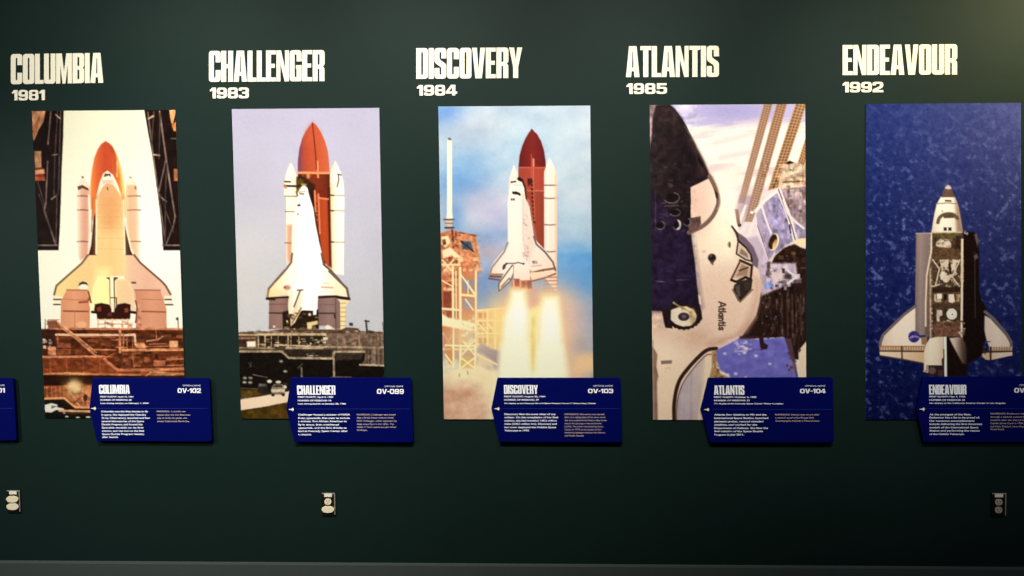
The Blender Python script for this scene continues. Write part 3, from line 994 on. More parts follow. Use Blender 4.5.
    # launch platform
    p.poly([(50, 400), (80, 390), (250, 386), (350, 372), (720, 376), (760, 360), (830, 366), (850, 385), (1010, 390), (1010, 700), (50, 700)],
           [(96, 72, 54), (78, 60, 44), (88, 68, 50), (112, 90, 72)], 1.2)
    p.bits(80, 378, 1000, 402, 50, [(60, 42, 32), (150, 120, 96), (206, 180, 146), (96, 70, 54)], (10, 40), (5, 14), .8, 6)
    p.poly([(190, 415), (620, 418), (620, 486), (190, 486)], (42, 30, 20), 1.4)
    p.poly([(622, 400), (1010, 400), (1010, 500), (622, 495)], [(118, 94, 80), (132, 106, 88), (116, 94, 76)], 1.2)
    p.poly([(60, 430), (176, 436), (176, 500), (60, 500)], (70, 46, 34), 1.6)
    p.line([(70, 408), (180, 410)], 1.6, (206, 170, 136))
    p.line([(70, 432), (170, 430)], 1.8, (156, 110, 84))
    p.line([(172, 406), (622, 406)], 2.4, (204, 176, 140))
    p.line([(172, 398), (500, 396)], .9, (150, 120, 90))
    for x in (195, 238, 278, 322, 386, 404, 455):
        p.line([(x, 412), (x, 485)], 1.5 if x in (195, 238, 386) else 1.0, (182, 154, 120))
    p.line([(195, 470), (240, 470)], 1.2, (176, 146, 112))
    p.bits(200, 430, 620, 486, 46, [(110, 90, 66), (26, 18, 12), (170, 146, 112), (226, 206, 160), (84, 70, 36)], (8, 36), (5, 16), .75, 8)
    p.bits(450, 420, 610, 486, 22, [(206, 186, 140), (150, 140, 96), (244, 232, 196)], (8, 24), (5, 14), .8, 18)
    p.poly([(120, 452), (176, 450), (178, 486), (122, 488)], (250, 238, 208), 1.5)
    p.poly([(610, 425), (640, 425), (640, 440), (610, 440)], (240, 220, 180), 1.4)
    p.line([(300, 474), (620, 486), (1000, 490)], 1.5, (190, 164, 132))
    p.line([(76, 492), (300, 496)], 1.3, (160, 134, 104))
    p.line([(376, 494), (608, 494)], 2.2, (180, 158, 128))
    p.bits(640, 410, 1000, 486, 44, [(150, 122, 104), (86, 66, 54), (104, 80, 66)], (6, 30), (14, 60), .55, 10)
    for x in (700, 840, 916, 960, 984):
        p.line([(x, 410), (x + 2, 500)], 1.1, (158, 132, 110), .9, .8)
    p.line([(884, 318), (890, 396)], 1.8, (66, 58, 52))
    p.line([(878, 320), (902, 322)], 1.6, (60, 50, 46))
    p.poly([(776, 330), (800, 332), (800, 352), (778, 350)], (70, 56, 46))
    p.line([(990, 330), (996, 390)], 1.0, (110, 100, 94))
    p.line([(770, 470), (830, 440), (826, 480)], 1.3, (84, 64, 52))
    p.tile(*D)
    p.poly([(70, 96), (345, 98), (388, 140), (672, 146), (684, 98), (880, 100), (872, 180), (1010, 190), (1010, 420), (70, 420)], (21, 15, 11), 1.6)
    p.poly([(690, 106), (866, 108), (856, 150), (690, 158)], (62, 48, 40), 2, .9)
    p.poly([(356, 86), (668, 88), (660, 138), (392, 136)], (50, 37, 27), 2)
    p.bits(500, 108, 560, 132, 8, [(190, 176, 160), (120, 104, 88)], (10, 26), (4, 9), .9, 12)
    p.poly([(872, 84), (1010, 84), (1010, 192), (850, 186), (880, 150)], [(98, 80, 64), (128, 104, 86), (110, 90, 72)], 1.4)
    for x in (890, 910, 935, 952, 978):
        p.line([(x, 90), (x, 186)], 1.2, (160, 136, 112) if x % 2 else (64, 50, 40), .9, .8)
    for a, w, c in (([(76, 100), (345, 100), (390, 142), (672, 146), (684, 102), (874, 102)], 2.2, (172, 152, 122)), ([(678, 108), (680, 274)], 2.0, (164, 142, 112)),
                    ([(846, 186), (1010, 192)], 1.8, (190, 168, 140)), ([(472, 206), (474, 274)], 1.7, (120, 108, 88)), ([(448, 208), (478, 180)], 1.1, (76, 68, 54)),
                    ([(160, 250), (250, 268)], 1.2, (110, 100, 84)), ([(660, 270), (700, 266), (790, 268)], 1.4, (130, 112, 84)),
                    ([(84, 338), (190, 342)], 1.0, (96, 84, 56)), ([(130, 172), (150, 196)], .9, (80, 72, 60)), ([(150, 170), (140, 200)], .9, (80, 72, 60))):
        p.line(a, w, c)
    # foreground: lit lamps, grass, road, vehicles
    p.poly([(70, 342), (196, 344), (280, 372), (400, 352), (420, 420), (420, 560), (70, 560)], (66, 48, 18), 2.5)
    p.poly([(70, 350), (196, 350), (270, 380), (70, 408)], [(74, 62, 26), (88, 62, 24), (60, 42, 18)], 2, .9)
    for x, y in ((108, 272), (144, 272), (106, 300), (142, 300), (340, 164), (368, 228)):
        p.oval(x, y, 11, 7, (216, 206, 186), 2, .85)
    p.poly([(70, 412), (200, 392), (390, 358), (420, 352), (420, 420), (250, 456), (70, 484)], [(254, 218, 186), (253, 228, 196), (248, 216, 180)], 1.2)
    p.poly([(70, 486), (250, 458), (420, 424), (420, 560), (70, 560)], [(62, 46, 10), (84, 60, 18), (70, 48, 12)], 1.4)
    n = p.noise(6, 4, 3, 9)
    p.C *= np.where((p.Y > 380) & (p.X < 300) & (p.C.mean(-1) < 120), 1 + (n - .5) * .45, 1)[..., None]
    p.poly([(190, 316), (215, 304), (255, 308), (262, 370), (236, 378), (192, 366)], (40, 33, 28), 1.3)
    p.poly([(198, 308), (246, 310), (246, 326), (200, 326)], (112, 104, 90), 1.3, .9)
    p.oval(266, 294, 15, 10, (236, 230, 214), 1.4)
    p.oval(324, 298, 17, 9, (226, 214, 192), 1.4)
    p.poly([(280, 330), (296, 312), (350, 312), (368, 336), (366, 380), (280, 382)], (150, 132, 112), 1.2)
    p.poly([(290, 330), (302, 316), (344, 316), (354, 332)], (58, 50, 44), 1.1)
    p.poly([(276, 346), (366, 344), (364, 362), (278, 364)], (226, 206, 176), 1.1)
    p.poly([(278, 372), (300, 374), (298, 390), (280, 390)], (26, 20, 16), 1.1)
    p.poly([(346, 372), (364, 372), (362, 388), (346, 388)], (26, 20, 16), 1.1)
    p.poly([(356, 300), (380, 300), (384, 350), (368, 352)], (48, 40, 34), 1.3)
    p.oval(366, 330, 9, 10, (236, 226, 206), 1.3)
    p.grit(225, 324, 390, 420, .35, 5, 4, 3)
    p.grit(225, 324, 390, 420, .25, 2.2, 1.8, 5)


def art_three(p):
    """lift-off beside a launch tower under a blue clouded sky"""
    A, B, C, D = (436, 104), (436, 190), (436, 270), (436, 335)
    mix(p, (188, 206, 220), (168, 176, 190))
    # sky colours
    p.tile(*A)
    p.glow(760, 60, 700, 260, (206, 220, 230), .8)
    p.glow(60, 60, 160, 90, (108, 152, 214), 1.0)
    p.glow(300, 170, 240, 120, (200, 206, 216), .9)
    p.glow(560, 300, 260, 240, (160, 192, 216), .7)
    p.glow(180, 420, 190, 160, (120, 168, 214), .8)
    p.glow(160, 520, 160, 90, (96, 150, 212), .8)
    p.glow(900, 420, 240, 150, (204, 218, 226), .7)
    p.tile(*B)
    p.glow(300, 100, 180, 130, (192, 192, 214), .95)
    p.glow(420, 160, 120, 110, (186, 186, 214), .8)
    p.glow(120, 180, 70, 150, (110, 158, 216), .7)
    p.glow(360, 300, 160, 90, (128, 158, 206), .7)
    p.glow(880, 200, 170, 130, (176, 204, 222), .7)
    p.glow(340, 400, 130, 60, (206, 176, 180), .75)
    p.glow(900, 470, 260, 150, (92, 158, 214), 1.0, 1.4)
    p.tile(*C)
    p.glow(860, 60, 260, 160, (100, 158, 212), .95, 1.5)
    p.glow(360, 90, 190, 170, (124, 154, 200), 1.0)
    p.glow(940, 300, 170, 130, (150, 164, 190), .9)
    p.glow(340, 520, 120, 110, (176, 156, 158), .9)
    n = p.noise(34, 22, 4, 3)
    m = p.noise(12, 9, 3, 8)
    p.C += ((n - .5) * 44 + (m - .5) * 10)[..., None] * np.array([1.1, .9, .6])
    p.poly([(760, -10), (1020, -40), (1020, 110), (770, 120)], (92, 154, 212), 14, .35)
    p.line([(780, -130), (1020, -138)], 3, (146, 188, 222), 5, .6)
    # lightning mast
    p.tile(*A)
    p.poly([(72, 228), (102, 228), (104, 690), (112, 740), (62, 740), (70, 690)], [(206, 216, 214), (255, 250, 222), (254, 246, 214), (226, 226, 220)])
    p.poly([(76, 214), (94, 214), (100, 228), (80, 228)], (96, 92, 84), 1.0)
    p.tile(*B)
    p.poly([(54, 178), (112, 178), (104, 200), (102, 232), (66, 232), (66, 200)], (214, 196, 170), 1.2)
    p.line([(52, 182), (114, 182)], 1.8, (110, 84, 70))
    p.line([(60, 206), (108, 206)], 1.2, (140, 108, 84))
    p.line([(60, 234), (112, 234)], 2.0, (96, 60, 44))
    # tower
    p.poly([(20, 270), (104, 246), (150, 262), (256, 280), (276, 380), (284, 480), (262, 520), (262, 900), (20, 900)], [(192, 104, 70), (214, 134, 90), (218, 142, 98), (224, 158, 112)], 1.2)
    p.poly([(162, 320), (226, 320), (240, 380), (168, 372)], (74, 92, 110), 1.2)
    p.line([(162, 320), (240, 384)], 1.4, (70, 40, 30))
    p.line([(104, 250), (112, 360)], 1.8, (110, 52, 34))
    p.line([(128, 262), (132, 350)], 2.0, (150, 78, 50))
    p.line([(250, 286), (258, 380)], 1.8, (206, 130, 92))
    p.line([(150, 264), (256, 286)], 1.6, (150, 80, 54))
    p.line([(158, 300), (200, 270), (236, 330)], 1.4, (206, 140, 104))
    p.bits(30, 270, 150, 350, 24, [(120, 58, 36), (236, 170, 120), (90, 40, 26), (214, 140, 96)], (8, 30), (6, 26), .8, 2)
    p.bits(150, 380, 280, 520, 50, [(236, 166, 120), (190, 96, 62), (206, 120, 80), (250, 200, 150)], (10, 44), (6, 22), .75, 3)
    p.poly([(34, 290), (80, 286), (92, 330), (60, 360), (34, 340)], (250, 226, 176), 1.4)
    p.poly([(40, 310), (60, 306), (66, 340), (44, 346)], (120, 60, 40), 1.2)
    p.poly([(38, 380), (90, 360), (160, 420), (166, 450), (130, 440), (100, 410), (46, 430)], (255, 232, 186), 1.2)
    p.poly([(120, 424), (160, 420), (168, 448), (130, 456)], (246, 196, 140), 1.1)
    p.bits(36, 420, 150, 640, 46, [(150, 70, 44), (250, 210, 156), (120, 50, 30), (232, 160, 110)], (8, 34), (8, 30), .8, 5)
    for a in ([(40, 440), (110, 520)], [(112, 440), (46, 520)], [(40, 470), (150, 470)]):
        p.line(a, 1.6, (255, 226, 170))
    p.grit(436, 230, 482, 275, .35, 3, 3, 5)
    p.tile(*C)
    p.poly([(28, 0), (270, 0), (262, 330), (262, 576), (28, 576)], (206, 124, 84), 2, .55)
    p.bits(36, 0, 110, 300, 60, [(150, 64, 40), (236, 170, 120), (120, 48, 30), (255, 222, 170), (196, 104, 70)], (8, 40), (8, 34), .8, 6)
    p.poly([(46, 130), (100, 130), (100, 240), (46, 240)], (120, 48, 32), 2, .8)
    p.poly([(64, 254), (140, 256), (140, 300), (64, 290)], (138, 58, 40), 2, .85)
    p.poly([(168, 40), (240, 60), (244, 140), (172, 120)], (128, 150, 180), 1.6, .75)
    p.poly([(168, 170), (236, 180), (240, 250), (172, 240)], (140, 152, 176), 1.6, .7)
    cream = (255, 236, 180)
    for a, w in (([(108, -30), (112, 576)], 2.2), ([(128, 0), (130, 300)], 1.3), ([(155, -20), (158, 576)], 2.6), ([(256, 0), (258, 576)], 2.0),
                 ([(158, 20), (254, 150)], 1.6), ([(158, 150), (254, 160)], 2.4), ([(190, 60), (246, 150)], 1.4), ([(190, 180), (240, 250)], 1.5), ([(206, 60), (206, 150)], 1.0),
                 ([(40, 60), (110, 100)], 1.4), ([(40, 240), (160, 250)], 2.2), ([(48, 400), (110, 500)], 1.8), ([(110, 400), (50, 500)], 1.8),
                 ([(110, 340), (110, 576)], 2.0), ([(166, 440), (250, 540)], 1.8), ([(166, 540), (250, 440)], 1.8), ([(48, 500), (250, 500)], 2.2)):
        p.line(a, w, cream)
    p.poly([(36, 268), (80, 300), (180, 316), (260, 340), (260, 384), (120, 366), (36, 348)], (255, 248, 206), 2.0)
    p.poly([(48, 360), (110, 364), (104, 500), (50, 500)], (206, 116, 74), 2, .7)
    p.poly([(120, 372), (176, 374), (170, 500), (122, 500)], (216, 134, 86), 2, .7)
    p.bits(160, 270, 262, 480, 60, [(255, 250, 206), (236, 206, 140), (255, 240, 180), (206, 160, 100)], (6, 26), (6, 26), .75, 8)
    # swing-arm truss to the right of the tower
    p.poly([(262, 250), (440, 234), (440, 520), (350, 500), (290, 460), (262, 500)], (246, 206, 140), 2.0, .95)
    for i in range(5):
        for j in range(4):
            p.poly([(272 + i * 34, 268 + j * 54), (294 + i * 34, 266 + j * 54), (296 + i * 34, 300 + j * 54), (274 + i * 34, 302 + j * 54)],
                   [(206, 110, 60), (190, 100, 60), (230, 160, 90)][(i + j) % 3] if i < 3 else (248, 220, 150), 1.4, .85 - .13 * i)
    for a in ([(264, 252), (440, 236)], [(264, 320), (440, 316)], [(264, 400), (440, 400)], [(330, 250), (330, 480)], [(380, 244), (380, 500)], [(268, 330), (330, 400)], [(330, 330), (380, 400)]):
        p.line(a, 1.6, (255, 240, 176))
    p.poly([(266, 500), (300, 464), (350, 500), (420, 520), (416, 700), (320, 660), (262, 600)], (160, 140, 152), 4, .85)
    p.line([(262, 532), (390, 600)], 1.8, (250, 232, 190))
    # tank
    p.tile(*A)
    p.poly([(615, 158), (596, 180), (574, 216), (552, 268), (536, 325), (529, 400), (705, 400), (702, 352), (692, 290), (674, 235), (650, 192)],
           [(92, 26, 28), (112, 30, 28), (124, 36, 30), (112, 30, 28), (96, 26, 30)], 1.0)
    p.poly([(606, 168), (615, 156), (624, 168)], (60, 44, 40), 1.0)
    p.poly([(529, 400), (705, 400), (696, 420), (694, 548), (528, 548), (528, 470)], [(150, 62, 50), (168, 66, 50), (172, 70, 52), (160, 62, 48)])
    p.line([(532, 402), (704, 402)], 1.1, (196, 92, 74))
    p.poly([(570, 548), (694, 548), (696, 900), (692, 930), (620, 860), (575, 640)], [(150, 60, 42), (156, 66, 46), (140, 58, 42)])
    p.line([(590, 548), (694, 550)], 1.2, (200, 104, 84))
    p.poly([(619, 344), (631, 344), (632, 396), (619, 396)], (226, 130, 108))
    p.line([(612, 318), (614, 470)], 1.0, (190, 80, 66))
    p.line([(624, 400), (626, 560)], 1.2, (196, 96, 76))
    p.poly([(586, 470), (616, 470), (618, 500), (590, 520)], (70, 24, 24), 1.3)
    # ladder-like feed line
    for y in range(480, 760, 26):
        p.poly([(606 + (y - 480) * .07, y), (620 + (y - 480) * .07, y + 2), (620 + (y - 480) * .07, y + 16), (606 + (y - 480) * .07, y + 14)], (70, 26, 22), 1.0)
    p.line([(628, 560), (634, 740)], 1.0, (190, 96, 70))
    # right booster
    p.poly([(728, 342), (714, 378), (702, 408), (693, 432), (693, 1100), (775, 1200), (772, 440), (760, 400), (742, 365)],
           [(226, 206, 190), (250, 236, 220), (248, 228, 212), (250, 226, 206), (252, 208, 176)])
    p.poly([(728, 342), (706, 400), (752, 400)], (255, 244, 226), 3, .8)
    p.line([(694, 514), (771, 514)], 1.4, (140, 110, 104))
    p.tile(*B)
    for y in (45, 214, 385):
        p.line([(694, y), (730, y + 3), (770, y)], 1.3, (150, 112, 100))
    p.line([(768, -100), (770, 560)], 1.6, (252, 198, 160), 1.6, .8)
    # left booster
    p.tile(*A)
    p.poly([(500, 384), (488, 420), (472, 462), (468, 490), (468, 600), (526, 600), (526, 440), (514, 412)], [(240, 216, 196), (255, 240, 220), (236, 214, 198)])
    # dark flank between orbiter and tank
    p.poly([(528, 462), (556, 476), (574, 520), (584, 620), (604, 660), (622, 780), (640, 860), (618, 800), (590, 660), (560, 540)], (28, 16, 18), 1.2)
    p.poly([(520, 470), (534, 460), (556, 480), (560, 496), (530, 492)], (28, 20, 20), 1.1)
    # orbiter
    p.poly([(486, 498), (520, 482), (552, 494), (566, 530), (574, 600), (600, 650), (620, 780), (630, 850), (655, 880), (700, 926), (740, 970), (762, 1010), (768, 1060), (760, 1078), (622, 1104),
            (606, 1080), (600, 1100), (500, 1096), (440, 1080), (342, 1082), (352, 1034), (380, 990), (440, 920), (462, 880), (460, 640), (470, 545)],
           [(246, 218, 198), (252, 236, 220), (252, 240, 224), (250, 232, 214), (246, 226, 208), (244, 218, 196)], 1.1)
    p.line([(500, 512), (552, 514)], .9, (206, 186, 176))
    p.poly([(478, 490), (512, 486), (518, 494), (482, 500)], (32, 24, 24), .9)
    p.poly([(488, 560), (512, 552), (540, 564), (542, 582), (524, 574), (492, 570)], (36, 28, 28), 1.0)
    p.tile(*B)
    p.poly([(492, 2), (534, 12), (546, 24), (538, 30), (520, 16), (490, 12)], (34, 26, 26), 1.0)
    p.poly([(480, 48), (490, 48), (490, 60), (480, 60)], (50, 40, 44), .8)
    p.poly([(494, 48), (506, 48), (506, 60), (494, 60)], (50, 40, 44), .8)
    p.poly([(556, 60), (590, 60), (612, 180), (640, 330), (600, 460), (574, 420)], (232, 206, 192), 5, .75)
    p.line([(558, 20), (560, 300), (582, 440)], 1.2, (214, 180, 170), 1.6, .8)
    p.bits(556, 130, 590, 430, 26, [(176, 136, 130), (206, 172, 160)], (4, 12), (5, 16), .7, 4)
    p.line([(462, 330), (438, 388), (358, 490), (346, 540)], 1.6, (150, 126, 116))
    p.line([(628, 290), (644, 340), (700, 390), (750, 455), (766, 510)], 1.8, (112, 96, 92))
    p.line([(348, 544), (420, 548)], 1.6, (110, 66, 40))
    p.line([(346, 528), (436, 530)], 1.0, (196, 150, 110))
    p.line([(606, 524), (690, 504), (764, 494)], 2.0, (120, 72, 44))
    p.line([(610, 544), (766, 516)], 1.2, (236, 206, 180))
    p.line([(690, 506), (694, 560)], 1.0, (130, 84, 60))
    p.poly([(618, 446), (650, 446), (652, 464), (620, 466)], (206, 150, 150), 1.0)
    p.poly([(618, 446), (632, 446), (632, 456), (618, 456)], (110, 90, 130), 1.0)
    p.line([(614, 480), (676, 474)], .9, (190, 160, 150))
    p.line([(432, 496), (436, 476), (456, 462)], 1.8, (60, 48, 46))
    p.poly([(430, 480), (448, 470), (446, 492), (434, 500)], (70, 56, 52), 1.2)
    p.line([(466, 462), (500, 462)], 1.0, (90, 76, 70))
    p.line([(504, 462), (530, 456), (560, 466)], 1.0, (90, 70, 64))
    p.oval(562, 464, 6, 6, (50, 40, 40))
    p.poly([(596, 500), (612, 510), (606, 600), (598, 600)], (190, 120, 80), 1.5, .9)
    # fin and aft
    p.tile(*C)
    p.poly([(600, 20), (622, 66), (700, 44), (764, 20), (764, 0), (610, 6)], (248, 222, 196))
    p.line([(614, 64), (700, 42), (766, 16)], 1.6, (116, 70, 44))
    p.line([(340, 46), (430, 60)], 1.6, (110, 66, 40))
    p.line([(350, 20), (440, 22)], 1.2, (176, 120, 80))
    p.poly([(456, -20), (490, -40), (498, -30), (498, 10), (478, 62), (404, 128), (404, 76), (430, 24)], [(248, 226, 200), (255, 242, 224), (255, 244, 226)])
    p.line([(490, -38), (404, 78), (404, 128), (478, 62), (498, 14)], 1.2, (70, 58, 52))
    p.line([(420, 100), (470, 46), (474, 52)], 1.4, (110, 92, 82))
    p.line([(498, -40), (498, 40)], 1.0, (176, 150, 136))
    p.poly([(500, -20), (600, -20), (604, 60), (560, 80), (540, 56), (500, 52)], (250, 236, 220))
    # engines
    for x, y, r in ((514, 84, 34), (560, 96, 26), (594, 94, 24)):
        p.poly([(x - r * .6, y - 36), (x + r * .6, y - 36), (x + r, y + 24), (x - r, y + 24)], [(206, 130, 96), (140, 62, 44), (120, 50, 40)], 1.3)
        p.oval(x, y + 24, r, 10, (232, 160, 116), 1.3)
    p.poly([(582, 70), (612, 66), (610, 110), (590, 116)], (110, 46, 40), 1.2)
    p.line([(540, 60), (540, 96)], 1.4, (226, 160, 130))
    p.line([(498, 60), (500, 100)], 1.4, (240, 190, 150))
    # booster skirt bands
    for y in (40, 62, 86, 110, 132, 152):
        p.line([(694, y), (774, y - 2)], 1.3, (168, 112, 84))
    # fire
    fire, core = (255, 210, 140), (255, 255, 226)
    p.glow(520, 200, 130, 110, (255, 196, 140), .7)
    p.glow(650, 250, 150, 170, (240, 180, 140), .75)
    p.glow(740, 210, 110, 100, (255, 206, 150), .8)
    p.glow(820, 330, 110, 230, (246, 196, 160), .7)
    p.glow(400, 300, 100, 120, (255, 206, 140), .5)
    p.glow(200, 430, 150, 170, (255, 238, 184), .55)
    p.glow(390, 330, 70, 150, (255, 226, 150), .6)
    p.glow(860, 400, 110, 200, (214, 186, 180), .6)
    p.glow(830, 480, 60, 180, (250, 206, 160), .7)
    p.poly([(478, 118), (574, 118), (584, 180), (600, 260), (640, 240), (664, 210), (690, 150), (778, 150), (792, 220), (806, 320), (830, 560), (852, 760), (856, 900),
            (396, 900), (408, 600), (424, 400), (430, 280), (452, 210), (474, 160)], (255, 228, 150), 9, .9)
    p.poly([(602, 210), (650, 200), (640, 100), (612, 130)], (214, 160, 150), 8, .5)
    p.poly([(592, 250), (658, 230), (660, 700), (590, 700)], (252, 240, 168), 5, .85)
    for x, y, rx, ry in ((625, 330, 14, 40), (618, 410, 12, 34), (630, 480, 10, 40), (622, 560, 10, 50)):
        p.glow(x, y, rx, ry, (240, 206, 124), .7)
    p.poly([(492, 130), (562, 128), (574, 200), (588, 270), (592, 500), (600, 900), (404, 900), (420, 560), (440, 300), (478, 200)], core, 7)
    p.poly([(694, 176), (776, 172), (786, 240), (798, 330), (822, 560), (846, 900), (640, 900), (656, 500), (668, 260)], core, 7)
    p.glow(530, 300, 50, 110, (255, 255, 250), .9)
    p.glow(735, 360, 50, 150, (255, 255, 246), .9)
    n = p.noise(5, 6, 3, 21)
    p.tile(*D)
    # smoke at the foot
    w = p.noise(26, 18, 4, 31)
    q = p.noise(9, 7, 4, 33)
    x0, y0 = p.P([(50, 190)])[0]
    yy = p.Y + (w - .5) * 26
    p.put(np.clip((yy - (y0 - 4)) / 9, 0, 1) * np.clip((505 - p.X) / 10, 0, 1), np.array([255, 240, 196]))
    tan = np.stack([228 + (q - .5) * 60 + (w - .5) * 30, 180 + (q - .5) * 76 + (w - .5) * 40, 150 + (q - .5) * 76 + (w - .5) * 40], -1)
    p.put(np.clip((yy - (y0 + 13)) / 12, 0, 1) * np.clip((494 - p.X) / 12, 0, 1) * .92, tan)
    p.glow(60, 330, 60, 90, (206, 156, 132), .4)
    p.glow(330, 330, 60, 70, (255, 240, 196), .8)
    p.glow(300, 250, 70, 40, (255, 232, 180), .7)
    p.poly([(58, 90), (112, 80), (112, 190), (80, 180)], (226, 146, 92), 2, .8)
    p.poly([(160, 130), (250, 140), (252, 210), (150, 208)], (240, 190, 112), 3, .8)
    for a in ([(110, 60), (112, 200)], [(60, 120), (112, 190)], [(160, 60), (152, 210)], [(250, 70), (250, 210)], [(160, 140), (250, 210)], [(250, 140), (155, 210)], [(60, 60), (250, 66)]):
        p.line(a, 1.7, (255, 246, 186))
    p.poly([(262, 112), (300, 120), (370, 170), (380, 230), (340, 200), (262, 196)], (255, 230, 180), 5, .8)
    p.line([(150, 246), (150, 262)], 1.2, (190, 150, 90), 1, .8)
    p.line([(202, 228), (206, 246)], 1.2, (190, 150, 90), 1, .8)
    # right-hand glow and smoke
    p.glow(900, 240, 90, 120, (246, 202, 156), .9)
    p.glow(970, 170, 90, 70, (248, 206, 156), .95, 2)
    p.glow(950, 60, 100, 60, (176, 160, 160), .45)
    p.poly([(402, 230), (414, 120), (424, 60), (594, 60), (612, 220), (640, 220), (646, 60), (808, 60), (830, 150), (846, 230), (850, 300), (400, 300)], (255, 255, 226), 9, .9)
    p.glow(622, 90, 14, 70, (246, 214, 120), .8)
    p.glow(622, 190, 9, 50, (250, 226, 150), .7)


def art_four(p):
    """nose of a docked shuttle above the clouds"""
    A, B, C, D = (646, 102), (646, 185), (646, 265), (646, 335)
    mix(p, (190, 182, 220), (236, 216, 210))
    w = p.noise(46, 9, 5, 4, -0.12)
    q = p.noise(20, 12, 4, 6)
    p.tile(*A)
    yk = (p.Y - 102) * 6.4
    band = np.clip((yk - 110 + (w - .5) * 160) / 60, 0, 1) * (1 - np.clip((yk - 760) / 260, 0, 1) * .5)
    p.put(band * .95, np.array([253, 243, 230]))
    p.put(np.clip((w - .52) * 5, 0, 1) * band * .75, np.array([214, 190, 190]))
    p.glow(560, 60, 260, 60, (166, 160, 214), .75)
    p.glow(250, 30, 60, 40, (236, 232, 240), .8)
    p.line([(300, 210), (420, 176), (560, 160)], 2, (214, 192, 206), 4, .6, True)
    p.line([(440, 262), (520, 240), (700, 196)], 2.5, (206, 178, 184), 5, .7, True)
    p.line([(480, 350), (560, 336), (660, 320)], 2.5, (206, 172, 184), 5, .8, True)
    p.line([(430, 415), (560, 405)], 1.5, (222, 198, 200), 4, .6)
    p.glow(560, 500, 90, 60, (238, 226, 210), .7)
    p.tile(*B)
    p.glow(540, 60, 70, 90, (240, 226, 236), .8)
    p.glow(520, 200, 60, 130, (255, 250, 226), .6)
    p.poly([(600, 0), (1000, 0), (1000, 330), (760, 520), (640, 330), (560, 130)], (226, 210, 214), 8, .75)

    # solar wings
    def wing(pts, base, l1, n):
        p.poly(pts, base, 1.1)
        a = np.array(pts, float)
        for i in range(n):
            t = (i + .5) / n
            P0, P1 = a[0] * (1 - t) + a[3] * t, a[1] * (1 - t) + a[2] * t
            p.line([tuple(P0), tuple(P1 + (a[3] - a[0]) / n * .8)], .55, l1, .9, .8)
        for f in (.03, .36, .66, .97):
            P0, P1 = a[0] * (1 - f) + a[1] * f, a[3] * (1 - f) + a[2] * f
            p.line([tuple(P0), tuple(P1)], .6, l1, .9, .75)
    p.tile(*A)
    wing([(764, -20), (820, -20), (632, 640), (590, 640)], [(150, 112, 96), (146, 104, 84), (134, 90, 60)], (206, 176, 150), 46)
    wing([(846, -20), (912, -20), (690, 760), (630, 760)], [(150, 118, 106), (140, 98, 76), (132, 88, 56)], (214, 180, 150), 50)
    wing([(968, -20), (1040, -20), (850, 540), (780, 560)], [(132, 90, 62), (126, 82, 54), (140, 98, 70)], (232, 200, 150), 30)
    wing([(1030, 200), (1060, 200), (1010, 420), (966, 400)], (128, 80, 50), (232, 200, 150), 12)
    p.tile(*B)
    p.poly([(600, 60), (690, 60), (648, 170), (600, 280), (575, 150)], (150, 116, 134), 4, .55)
    p.poly([(640, 330), (700, 176), (716, 180), (668, 330)], (240, 226, 226), 1.2, .9)
    p.poly([(600, 200), (636, 118), (648, 122), (606, 250)], (250, 240, 240), 1.2, .9)
    p.poly([(570, 148), (592, 148), (606, 246), (596, 262), (584, 240)], (124, 74, 58), 1.1)
    p.oval(600, 250, 12, 10, (44, 26, 26))
    p.line([(704, 180), (716, 300), (760, 400), (790, 476)], 2.2, (238, 222, 226))
    p.line([(716, 250), (790, 470)], 1.2, (110, 84, 96))
    p.poly([(650, 330), (716, 320), (790, 480), (790, 600), (716, 560)], (190, 168, 190), 3, .8)
    p.oval(680, 168, 12, 8, (250, 244, 240))
    # docking module and blankets
    p.tile(*A)
    p.poly([(880, 392), (920, 372), (970, 384), (1010, 396), (1060, 420), (1060, 640), (850, 640), (840, 560), (860, 470)], (206, 178, 150), 1.4)
    p.bits(860, 400, 1010, 576, 56, [(240, 220, 186), (150, 118, 92), (228, 206, 176), (176, 146, 126), (255, 244, 220)], (10, 44), (8, 30), .8, 3)
    p.poly([(890, 388), (920, 370), (948, 384), (912, 394)], (40, 24, 18), 1.0)
    p.line([(880, 508), (1010, 500)], 1.6, (130, 96, 60))
    p.tile(*B)
    p.poly([(700, 150), (760, 80), (848, 20), (920, 30), (1060, 220), (1060, 340), (960, 350), (810, 470), (790, 470), (716, 250)],
           [(190, 172, 192), (150, 138, 176), (158, 146, 180), (176, 160, 188)], 1.2)
    p.poly([(860, 20), (1060, 0), (1060, 230), (990, 240), (930, 190)], (150, 126, 130), 1.4)
    p.bits(870, 20, 1010, 230, 40, [(196, 176, 180), (110, 84, 84), (226, 206, 190), (150, 130, 160)], (8, 36), (8, 34), .75, 5)
    p.poly([(690, 160), (760, 80), (848, 14), (856, 34), (770, 98), (706, 176)], (246, 236, 226), 1.4)
    for a, w_ in (([(738, 110), (770, 220), (802, 300)], 2.0), ([(838, 22), (900, 170), (948, 350)], 2.0), ([(858, 20), (926, 200), (966, 340)], 2.0)):
        p.line(a, w_, (238, 226, 226))
    p.line([(848, 20), (934, 260), (956, 345)], .9, (110, 84, 90))
    p.line([(880, 90), (920, 190), (1010, 270)], 2.0, (240, 226, 220), 1, 1, True)
    p.oval(850, 246, 16, 18, (132, 124, 160), 2, .8)
    p.line([(920, 250), (926, 300)], 1.6, (60, 46, 60))
    p.line([(800, 470), (880, 400), (960, 350), (1020, 340)], 2.2, (240, 222, 200))
    p.oval(818, 358, 33, 56, (250, 234, 200), 1.2, 1, .28)
    p.oval(812, 356, 26, 50, (46, 26, 16), 1.2, 1, .28)
    p.oval(826, 372, 12, 34, (206, 170, 120), 1.6, .9, .28)
